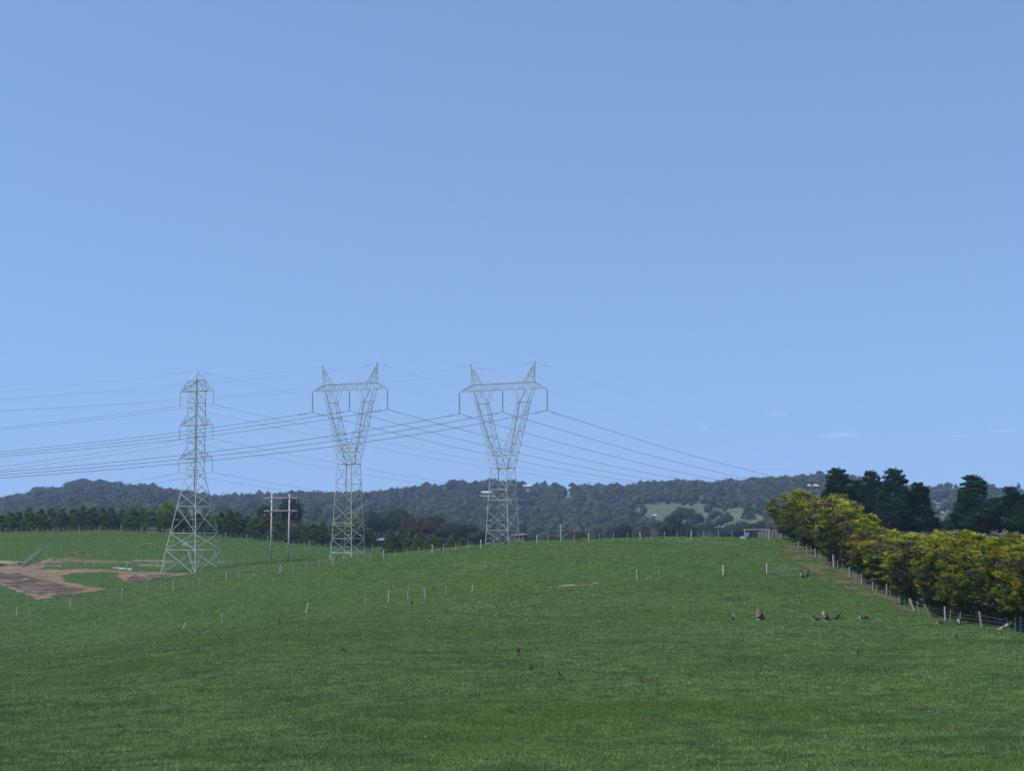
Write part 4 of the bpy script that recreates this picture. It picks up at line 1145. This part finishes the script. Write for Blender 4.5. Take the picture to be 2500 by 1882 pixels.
# yard fence
P = [(at(u, 380), 'timber' if k else 'thin', 1.35 if k else 1.15, rnd.uniform(-.05, .05), 0) for u, k in
     [(151,1),(172,0),(190,0),(211,1),(231,1),(252,0),(273,0),(291,0),(313,1),(330,0),(350,0),(369,1),(388,1),(404,0),(425,0),(447,0),(470,0),(500,0),(530,0),(568,1),(590,0),(612,0)]]
fence('yard_fence', P, 'low fence of pale posts behind the dirt track, passing behind the left pylon', (.3, .6, .9, 1.1), .012)
P = []
for k in range(16):
    f_ = k / 15
    P.append((at(lerp(56, 100, f_), lerp(378, 410, f_)), 'strainer' if k == 0 else ('timber' if k % 3 else 'thin'), 1.5 if k == 0 else 1.25, rnd.uniform(-.04, .04), 0))
P += [(at(lerp(108, 200, k / 9), 412 + k * .4), 'thin', 1.1, 0, 0) for k in range(10)]
fence('lane_fence', P, 'grey fence climbing the grass bank from the dirt yard', (.2, .4, .6, .8, 1.0), .015)
# fence palings beside the hedge top and the timber frame
def paling_yard():
    e = empty('timber_yard_panel', at(1880, 236))
    o0 = e.location
    q = random.Random(4)
    for k in range(20):
        u = 1853 + k * 3.1; p = at(u, 240 + q.uniform(-1.5, 2)) - o0
        b = MB(); h = q.uniform(1.0, 1.7); t = q.uniform(-.16, .16) * (1 if k > 12 else .25)
        b.bar(p + Vector((0, 0, -.2)), p + Vector((t, 0, h)), .15, .13); b.build('paling', M['greypost'], e)
    tag(e, 'old grey upright palings beside the timber frame at the hedge end', 'paling fence')
paling_yard()
g = empty('timber_gate_frame', at(1848, 233)); o0 = g.location.copy()
pl = at(1818, 233) - o0; prr = at(1878, 233) - o0
for p in (pl, prr):
    b = MB(); b.box((p.x, p.y, p.z + .75), (.14, .14, 1.75)); b.build('post', M['post'], g)
b = MB(); b.box(((pl.x + prr.x) / 2, 0, pl.z + 1.55), (abs(prr.x - pl.x) + .3, .10, .13)); b.build('top_rail', M['post'], g)
tag(g, 'pale timber frame with one top rail on the skyline beside the hedge', 'gate frame')
def wire_gate(name, u0, u1, D, h, lab, mt, wallr=.018, nv=2, nh=4, mesh_=True):
    a = at(u0, D); c_ = at(u1, D); e = empty(name, a); d = c_ - a
    b = MB()
    z0 = .15
    b.tube([(0, 0, z0), (0, 0, h)], wallr, 6); b.tube([(d.x, d.y, d.z + z0), (d.x, d.y, d.z + h)], wallr, 6)
    for z in (z0, h): b.tube([(0, 0, z), (d.x, d.y, d.z + z)], wallr, 6)
    b.tube([(d.x / 2, d.y / 2, d.z / 2 + z0), (d.x / 2, d.y / 2, d.z / 2 + h)], wallr, 6)
    b.build('gate_frame', mt, e)
    w_ = MB()
    for k in range(1, nh + 1):
        z = z0 + (h - z0) * k / (nh + 1); w_.tube([(0, 0, z), (d.x, d.y, d.z + z)], wallr * .45, 4)
    nn = int(d.length / .22) if mesh_ else 3
    for k in range(1, nn): w_.tube([(d.x * k / nn, d.y * k / nn, d.z * k / nn + z0), (d.x * k / nn, d.y * k / nn, d.z * k / nn + h)], wallr * .3, 4)
    w_.build('wire_mesh', mt, e)
    return tag(e, lab, 'gate')
gt = wire_gate('farm_gate', 1873, 1928, 187, 1.15, 'grey wire mesh farm gate in the paddock, between two pale posts', M['gate'])
wire_gate('farm_gate', 1906, 1960, 184, 1.05, 'mesh farm gate with a bright top rail, overlapping the other one beside the kangaroos', M['gate'])
tag(link('gate_post', post_mesh('timber', 1.3), None, at(1871, 187)), 'pale post at the left end of the mesh gates', 'post')
wire_gate('farm_gate', 102, 151, 380, 1.2, 'long mesh gate at the left end of the yard fence', M['gate'], .05, 2, 4, False)
wire_gate('farm_gate', 359, 382, 455.5, 1.25, 'pale pipe gate in the shelter row fence left of the pylon', M['gate'], .06, 2, 2, False)
wire_gate('farm_gate', 404, 424, 455.5, 1.1, 'pale pipe gate below the yellow green conifer', M['gate'], .06, 2, 2, False)

# ------------------------------------------------------------------ buildings
def house(u, v, D, wpx, hpx, lab, roof='roofw', depth=9, rz=0.0, gable=.35, nwin=4, wallm='wall'):
    if D > 1000:
        D = next((d_ for d_ in np.arange(850, 2290, 4.0) if zt1(*zat(u, v, d_)[:2]) > zat(u, v, d_).z), D)
    p = zat(u, v, D); W = wpx * D / F; H = hpx * D / F
    g_ = zt1(p.x, p.y); 
    e = empty('house', p, rz)
    b = MB(); hw = H * (1 - gable); dn = min(3.0, max(1.0, p.z - g_ + .5))
    b.box((0, 0, (hw - dn) / 2), (W, depth, hw + dn)); b.build('wall', M[wallm], e)
    r_ = MB(); ov = .5
    P_ = [(-W/2 - ov, -depth/2 - ov, hw), (W/2 + ov, -depth/2 - ov, hw), (W/2 + ov, depth/2 + ov, hw), (-W/2 - ov, depth/2 + ov, hw), (-W/2 + depth*.25, 0, H), (W/2 - depth*.25, 0, H)]
    P_ = P_[:4] + P_[4:] + [(x, y, z - .18) for x, y, z in P_[:4]]
    r_.poly(P_, [(0, 1, 5, 4), (1, 2, 5), (2, 3, 4, 5), (3, 0, 4), (6, 7, 1, 0), (7, 8, 2, 1), (8, 9, 3, 2), (9, 6, 0, 3), (9, 8, 7, 6)])
    r_.build('roof', M[roof], e)
    for k in range(nwin):
        x = -W / 2 + W * (k + .5) / nwin
        wb = MB(); wb.box((x, -depth / 2 - .02, hw * .52), (W / nwin * .5, .08, hw * .45)); wb.build('window', M['glass'], e)
    return tag(e, lab, 'house')
house(1194, 1211, 2120, 46, 12, 'long white house with dark openings on the wooded hill behind the right pylon', 'roofw', 12, .1, .3, 7)
house(1284, 1190, 2240, 30, 7, 'white roofed house on the skyline right of the right pylon', 'roofw', 10, .2, .5, 4)
house(1347, 1197, 2150, 9, 7, 'tiny bright white house near the skyline', 'roofw', 6, 0, .6, 1)
house(1201, 1277, 1250, 15, 9, 'small cream hut with an orange roof edge seen through the right pylon legs', 'roofr', 6, 0, .3, 2)
house(1984, 1190, 2050, 34, 8, 'white roofed house on the hill left of the dark cypresses', 'roofw', 10, -.2, .55, 4)
house(2298, 1209, 1900, 20, 8, 'red roofed house high in the valley gap between the cypresses', 'roofr', 9, 0, .5, 3)
house(2286, 1236, 1500, 42, 11, 'long pale building in the valley gap with a dark band of windows', 'roofg', 12, .1, .35, 8)
house(2284, 1257, 1200, 34, 10, 'wide pale green shed low in the valley gap', 'roofg', 14, -.1, .6, 2)
house(2304, 1249, 1250, 9, 7, 'small white shed beside the wide shed in the valley gap', 'roofw', 5, .3, .4, 1)
house(934, 1321, 500, 34, 8, 'low house with a grey metal roof between the pines', 'roofg', 9, .25, .6, 3, 'darkwall')
house(994, 1321, 480, 24, 9, 'grey roofed shed half hidden by the bushy pines', 'roofg', 7, -.2, .6, 2, 'darkwall')
house(1272, 1307, 400, 11, 5, 'small shed with a pale roof behind the right foot of the right pylon', 'roofg', 5, .5, .5, 1, 'darkwall')
house(1463, 1211, 2000, 8, 5, 'faint pale hut in the forest below the skyline', 'roofw', 6, 0, .5, 1)
house(1598, 1260, 1300, 9, 5, 'tiny white shed at the foot of the far green paddock', 'roofw', 5, 0, .5, 1)
# small distant pole behind the ridge
e = empty('power_pole', at(1369, 330)); b = MB(); zt0 = zat(1369, 1279, 330).z - e.location.z
b.tube([(0, 0, -.5), (0, 0, zt0)], .13, 7, .09); b.build('pole', M['pole'], e)
b = MB(); b.box((0, 0, zt0 - .5), (1.6, .1, .1)); b.box((0, 0, zt0 - 1.3), (1.2, .1, .1)); b.build('cross_arm', M['pole'], e)
tag(e, 'small timber power pole peeping over the ridge right of the right pylon', 'power pole')

# yard clutter
def trough(u, D, L, lab, mt='white', rz=0):
    L *= .55
    b = MB(); w_ = .5
    prof = [(-w_/2, .0), (-w_/2, .36), (-w_/2 + .08, .36), (-w_/2 + .12, .12), (w_/2 - .12, .12), (w_/2 - .08, .36), (w_/2, .36), (w_/2, 0)]
    n = len(prof); P_ = [(-L/2, y, z) for y, z in prof] + [(L/2, y, z) for y, z in prof]
    b.poly(P_, [tuple(range(n - 1, -1, -1)), tuple(range(n, 2 * n))] + [(i, (i + 1) % n, n + (i + 1) % n, n + i) for i in range(n)])
    o = b.build('trough', M[mt]); o.location = at(u, D); o.rotation_euler = (0, 0, rz)
    return tag(o, lab, 'trough')
trough(286, 377, 3.2, 'white trough lying by the yard fence, left one', 'white', .1)
trough(301, 376, 3.0, 'white trough lying by the yard fence, right one', 'white', -.2)
trough(318, 375, 2.0, 'short pale trough beside the pair along the yard fence', 'white', -.25)
trough(343, 352, 2.4, 'small white trough on the dark mud left of the pylon', 'white', .2)
trough(1812, 237, .8, 'white trough on the skyline left of the timber frame', 'white', 0)
o = MB(); o.lathe((0, 0, 0), [(.3, 0), (.33, .2), (.33, .8), (.28, .9), (.1, .92)], 12); o = o.build('drum', M['blue'], None, True); o.location = at(1826, 237)
tag(o, 'blue plastic drum at the foot of the timber frame', 'drum')
def rock(u, D, s_, lab, seed, mt='rock'):
    q = np.random.default_rng(seed); 
    import bmesh
    bm = bmesh.new(); bmesh.ops.create_icosphere(bm, subdivisions=3, radius=1)
    for v_ in bm.verts:
        c_ = v_.co.copy(); f_ = 1 + .25 * math.sin(c_.x * 3 + seed) * math.cos(c_.y * 4) + .12 * math.sin(c_.z * 7 + c_.x * 5)
        v_.co = Vector((c_.x * f_ * s_[0], c_.y * f_ * s_[1], max(c_.z, -.3) * f_ * s_[2]))
    me = bpy.data.meshes.new('rock'); bm.to_mesh(me); bm.free(); me.materials.append(M[mt])
    o = link('mound', me, None, at(u, D)); return tag(o, lab, 'mound')
rock(10, 386, (5.5, 2.5, .8), 'pale heap of sandy soil at the left edge of the dirt yard', 3, 'straw')
rock(193, 408, (1.2, .8, .35), 'small pale heap on the brown bare patch above the yard fence', 5, 'straw')
rock(360, 425, (1.8, 1.0, .35), 'small tan heap on the grass hill left of the pylon', 6, 'straw')
rock(1420, 240, (1.2, 1.0, .3), 'pale green hump on the ridge grass below the fence', 7, 'ground')

# dry dock weeds in the foreground
def weed(u, v, lab, h=.45, seed=0):
    q = random.Random(seed)
    D = 60.0
    while D < 180:
        p = at(u, D, v)
        uu, vv = proj(p.x, p.y, p.z)
        if vv <= v: break
        D += .5
    e = empty('dock_weed', p)
    b = MB()
    for k in range(9):
        a = q.uniform(0, 6.28); t = q.uniform(.05, .35) * h; hh = h * q.uniform(.5, 1.1)
        b.tube([(0, 0, 0), (math.cos(a) * t * .4, math.sin(a) * t * .4, hh * .6), (math.cos(a) * t, math.sin(a) * t, hh)], .010, 5, .022)
        for j in range(10):
            f_ = q.uniform(.45, 1); b.box((math.cos(a) * t * f_, math.sin(a) * t * f_, hh * f_), (.04, .04, .05), q.uniform(0, 3))
    b.build('seed_stalks', M['weed'], e)
    lf = MB()
    for k in range(12):
        a = q.uniform(0, 6.28); L = q.uniform(.15, .32)
        c_, s_ = math.cos(a), math.sin(a)
        lf.poly([(0, 0, .02), (c_ * L * .5 - s_ * .05, s_ * L * .5 + c_ * .05, .14), (c_ * L, s_ * L, .08), (c_ * L * .5 + s_ * .05, s_ * L * .5 - c_ * .05, .14)], [(0, 1, 2, 3)])
    lf.build('leaves', M['weedleaf'], e)
    tag(e, lab, 'weed')
M['weed'] = simple('dock_seed', (.085, .075, .04), .9, 0, .35, 20)
M['weedleaf'] = simple('dock_leaf', (.10, .10, .03), .8, 0, .4, 10)
for k, (u, v, lab, h) in enumerate([(1297,1642,'clump of dry brown dock in the middle foreground grass, the largest one',.55),(1266,1600,'thin dry dock stalks just above the largest clump',.55),
  (1365,1655,'dark dock clump right of the largest clump',.4),(1210,1592,'reddish dock stalks left of the thin stalks',.35),(2095,1598,'dry dock stalks in the right foreground below the kangaroos',.45),
  (2335,1560,'reddish dock under the upright kangaroo near the hedge fence',.4),(683,1512,'brown dock clump on the left slope beside the leaning posts',.45),(1005,1432,'dark brown clump on the slope under the middle pylon',.6),
  (72,1592,'reddish dock at the left edge of the slope',.5),(838,1594,'reddish brown dock in the left middle foreground',.4)]):
    weed(u, v, lab, h, k)

# ------------------------------------------------------------------ kangaroos
def kmat():
    m, nt, p, _ = mat('fur')
    a = nt.nodes.new('ShaderNodeAttribute'); a.attribute_name = 'Col'
    tc = nt.nodes.new('ShaderNodeTexCoord')
    n = noise(nt, 22, 4, .7, tc.outputs['Object'])
    c_ = mixc(nt, 1.0, a.outputs['Color'], ramp(nt, n, [(.3, (.75, .75, .75)), (.7, (1.2, 1.2, 1.2))]), 'MULTIPLY')
    nt.links.new(c_, p.inputs['Base Color']); p.inputs['Roughness'].default_value = .9; p.inputs['Specular IOR Level'].default_value = .15
    bump(nt, n, .5, .01, p)
    return m
M['fur'] = kmat()
UP = dict(
 v=[(0,0,.38,.30),(.05,0,.60,.255),(.13,0,.82,.165),(.18,0,.97,.085),(.21,0,1.09,.066),(.29,0,1.07,.048),(.37,0,1.03,.028),
    (-.17,0,.18,.13),(-.36,0,.08,.07),(-.60,0,.045,.045),(-.85,0,.04,.022)],
 e=[(0,1),(1,2),(2,3),(3,4),(4,5),(5,6),(0,7),(7,8),(8,9),(9,10)], chest=2, head=4, hip=0,
 arm=[(.22,.12,.76,.05),(.28,.14,.60,.036),(.36,.09,.53,.028)], leg=[(.05,.16,.34,.18),(.26,.18,.30,.11),(.02,.16,.11,.042),(.08,.16,.035,.034),(.36,.17,.025,.026)],
 ear=[(.19,.045,1.15,.022),(.18,.075,1.23,.030),(.18,.09,1.32,.010)])
CR = dict(
 v=[(0,0,.44,.29),(.22,0,.50,.235),(.40,0,.54,.155),(.50,0,.66,.070),(.56,0,.78,.062),(.64,0,.76,.046),(.72,0,.72,.027),
    (-.20,0,.28,.11),(-.42,0,.12,.065),(-.75,0,.05,.042),(-1.05,0,.04,.022)],
 e=[(0,1),(1,2),(2,3),(3,4),(4,5),(5,6),(0,7),(7,8),(8,9),(9,10)], chest=2, head=4, hip=0,
 arm=[(.42,.10,.46,.045),(.42,.12,.28,.032),(.50,.10,.10,.024)], leg=[(.03,.16,.34,.17),(.24,.18,.26,.11),(-.02,.16,.11,.042),(.04,.16,.035,.034),(.32,.17,.025,.026)],
 ear=[(.53,.045,.84,.022),(.52,.07,.91,.030),(.51,.085,1.0,.010)])
LY = dict(
 v=[(0,0,.17,.18),(.24,0,.20,.16),(.42,0,.27,.115),(.50,0,.40,.065),(.55,0,.52,.060),(.63,0,.50,.044),(.70,0,.46,.026),
    (-.22,.03,.10,.10),(-.45,.08,.06,.06),(-.75,.14,.04,.04),(-1.0,.16,.03,.02)],
 e=[(0,1),(1,2),(2,3),(3,4),(4,5),(5,6),(0,7),(7,8),(8,9),(9,10)], chest=2, head=4, hip=0,
 arm=[(.46,.10,.18,.042),(.56,.12,.08,.03),(.68,.10,.035,.022)], leg=[(.03,.12,.14,.11),(-.10,-.22,.10,.07),(-.30,-.34,.06,.04),(-.42,-.36,.04,.032),(-.62,-.40,.03,.024)],
 ear=[(.52,.045,.58,.02),(.51,.07,.65,.028),(.50,.085,.73,.010)])
def kangaroo(pose, loc, rz, h_scale, lab, dark=1.0, lying=False, side=0):
    vs = [list(a) for a in pose['v']]; ed = list(pose['e'])
    for s in (1, -1):
        for key, root in (('arm', pose['chest']), ('leg', pose['hip']), ('ear', pose['head'])):
            prev = root
            for k, (x, y, z, r_) in enumerate(pose[key]):
                yy_ = y if (lying and key == 'leg') else s * y
                if lying and key == 'leg': yy_ = y + (.05 if s < 0 else 0); x -= .04 if s < 0 else 0; z += .03 if s > 0 else 0
                vs.append([x, yy_, z, r_]); ed.append((prev, len(vs) - 1)); prev = len(vs) - 1
    me = bpy.data.meshes.new('kangaroo_cage'); me.from_pydata([a[:3] for a in vs], ed, []); me.update()
    o = link('kangaroo_cage', me)
    sk = o.modifiers.new('skin', 'SKIN'); sk.use_smooth_shade = True; sk.branch_smoothing = .3
    sv = me.skin_vertices[0].data
    for k, a in enumerate(vs): sv[k].radius = (a[3] * .92, a[3]); sv[k].use_root = (k == 0)
    ss = o.modifiers.new('sub', 'SUBSURF'); ss.levels = 2; ss.render_levels = 2
    dg = bpy.context.evaluated_depsgraph_get()
    m2 = bpy.data.meshes.new_from_object(o.evaluated_get(dg))
    bpy.data.objects.remove(o)
    m2.name = 'body'
    n = len(m2.vertices); co = np.zeros(n * 3); m2.vertices.foreach_get('co', co); co = co.reshape(-1, 3)
    # belly and chest pale, back and tail brown, muzzle, paws and ear tips dark
    sp = np.array([a[:3] for a in pose['v']]); 
    d = np.linalg.norm(co[:, None] - sp[None], axis=2); near = d.argmin(1)
    ax = sp[min(2, 2)] - sp[0]; ax = ax / np.linalg.norm(ax); fr = np.array([ax[2], 0, -ax[0]])
    rel = ((co - sp[near]) @ fr)
    brown = np.array([.135, .097, .070]) * dark; pale = np.array([.42, .37, .30]); darkc = np.array([.045, .032, .026])
    t = np.clip((rel - .09) / .09, 0, 1)[:, None] * ((near <= 5) & (np.abs(co[:, 1]) < .15))[:, None]
    c_ = brown * (1 - t) + pale * t
    back = np.clip((-rel - .02) / .10, 0, 1)[:, None] * (near <= 3)[:, None]; c_ = c_ * (1 - .45 * back)
    foot = (co[:, 2] < .07) & (co[:, 0] > -.15); c_[foot] = pale * .9
    c_[near == 6] = darkc * 1.6
    tail = near >= 9; c_[tail] = brown * .7
    eartip = np.array([a[:3] for a in pose['ear']])[2]; et = (np.abs(co[:, 2] - eartip[2]) < .08) & (near <= 5) & (co[:, 2] > pose['v'][4][2] + .12); c_[et] = darkc
    a = m2.color_attributes.new('Col', 'FLOAT_COLOR', 'POINT'); cc = np.ones((n, 4), np.float32); cc[:, :3] = c_; a.data.foreach_set('color', cc.ravel())
    m2.materials.clear(); m2.materials.append(M['fur'])
    m2.polygons.foreach_set('use_smooth', np.ones(len(m2.polygons), bool))
    k = link('kangaroo', m2, None, loc, rz, (h_scale,) * 3)
    hd = pose['v'][4]
    for s in (1, -1):
        b = MB(); b.lathe((hd[0] + .045, s * hd[3] * .88, hd[2] + .012), [(.001, -.012), (.012, -.006), (.012, .006), (.001, .012)], 8); b.build('eye', M['glass'], k, True)
    return tag(k, lab, 'kangaroo', 'kangaroos in the near paddock')
LFT = PI
kangaroo(UP, at(1788, 146), -PI / 2, .76, 'small kangaroo facing us with a pale chest, leftmost on the grass')
kangaroo(UP, at(1854, 146), LFT - .15, 1.16, 'tallest kangaroo standing upright in profile, second from left')
kangaroo(LY, at(1990, 146), -2.4, .95, 'kangaroo lying down left of the group', 1.0, True)
kangaroo(UP, at(2013, 146), LFT + .25, 1.0, 'large kangaroo sitting upright in the middle of the group of three')
kangaroo(CR, at(2037, 146.5), .3, .80, 'small dark kangaroo bending over right behind the large one', .6)
kangaroo(CR, at(2106, 146), LFT + .2, 1.06, 'crouched brown kangaroo alone right of the group', 1.15)
kangaroo(CR, at(2290, 141), LFT - .1, .70, 'small greyish kangaroo crouching near the hedge fence', .8)
kangaroo(UP, at(2336, 138), LFT + .9, .72, 'small upright kangaroo close to the hedge, rightmost of all', .9)
kangaroo(UP, at(1957, 183), LFT + .4, .72, 'left one of two dark kangaroos beside the mesh gates', .6)
kangaroo(UP, at(1968, 184), .5, .80, 'right one of two dark kangaroos beside the mesh gates', .75)

# ------------------------------------------------------------------ haze
hb = MB(); hb.box((0, 2300, 70), (7400, 5400, 212))
m = bpy.data.materials.new('haze'); m.use_nodes = True; nt = m.node_tree
nt.nodes.remove(nt.nodes['Principled BSDF'])
pv = nt.nodes.new('ShaderNodeVolumePrincipled'); pv.inputs['Color'].default_value = (.48, .66, 1.0, 1); pv.inputs['Density'].default_value = HAZE
nt.links.new(pv.outputs[0], nt.nodes['Material Output'].inputs['Volume'])
hz = hb.build('haze', m); tag(hz, kind='stuff')

# ------------------------------------------------------------------ faint low clouds, far beyond the haze
mcl = bpy.data.materials.new('cloud'); mcl.use_nodes = True; nt = mcl.node_tree
nt.nodes.remove(nt.nodes['Principled BSDF'])
pv = nt.nodes.new('ShaderNodeVolumePrincipled'); pv.inputs['Color'].default_value = (1, 1, 1, 1); pv.inputs['Density'].default_value = .0011
nt.links.new(pv.outputs[0], nt.nodes['Material Output'].inputs['Volume'])
import bmesh
for k, (u, v, wp, hp) in enumerate([(541, 1010, 34, 12), (1898, 1012, 58, 12), (1716, 1048, 34, 11), (2060, 1064, 92, 17), (2340, 1065, 70, 6), (2447, 1053, 62, 11)]):
    D = 9000.0; p = zat(u, v, D); q = random.Random(k)
    bm = bmesh.new(); bmesh.ops.create_icosphere(bm, subdivisions=4, radius=1)
    for v_ in bm.verts:
        c_ = v_.co.copy()
        f_ = 1 + .22 * math.sin(c_.x * 4 + k) * math.cos(c_.y * 3 + k) + .14 * math.sin(c_.x * 9 + c_.z * 5 + k) + .08 * math.sin(c_.x * 17 + c_.y * 11)
        z = c_.z * f_ if c_.z > 0 else c_.z * .35
        v_.co = Vector((c_.x * f_ * wp * D / F / 2, c_.y * f_ * wp * D / F / 3, z * hp * D / F * .6))
    me = bpy.data.meshes.new('cloud'); bm.to_mesh(me); bm.free(); me.materials.append(mcl)
    tag(link('cloud', me, None, p), kind='structure')
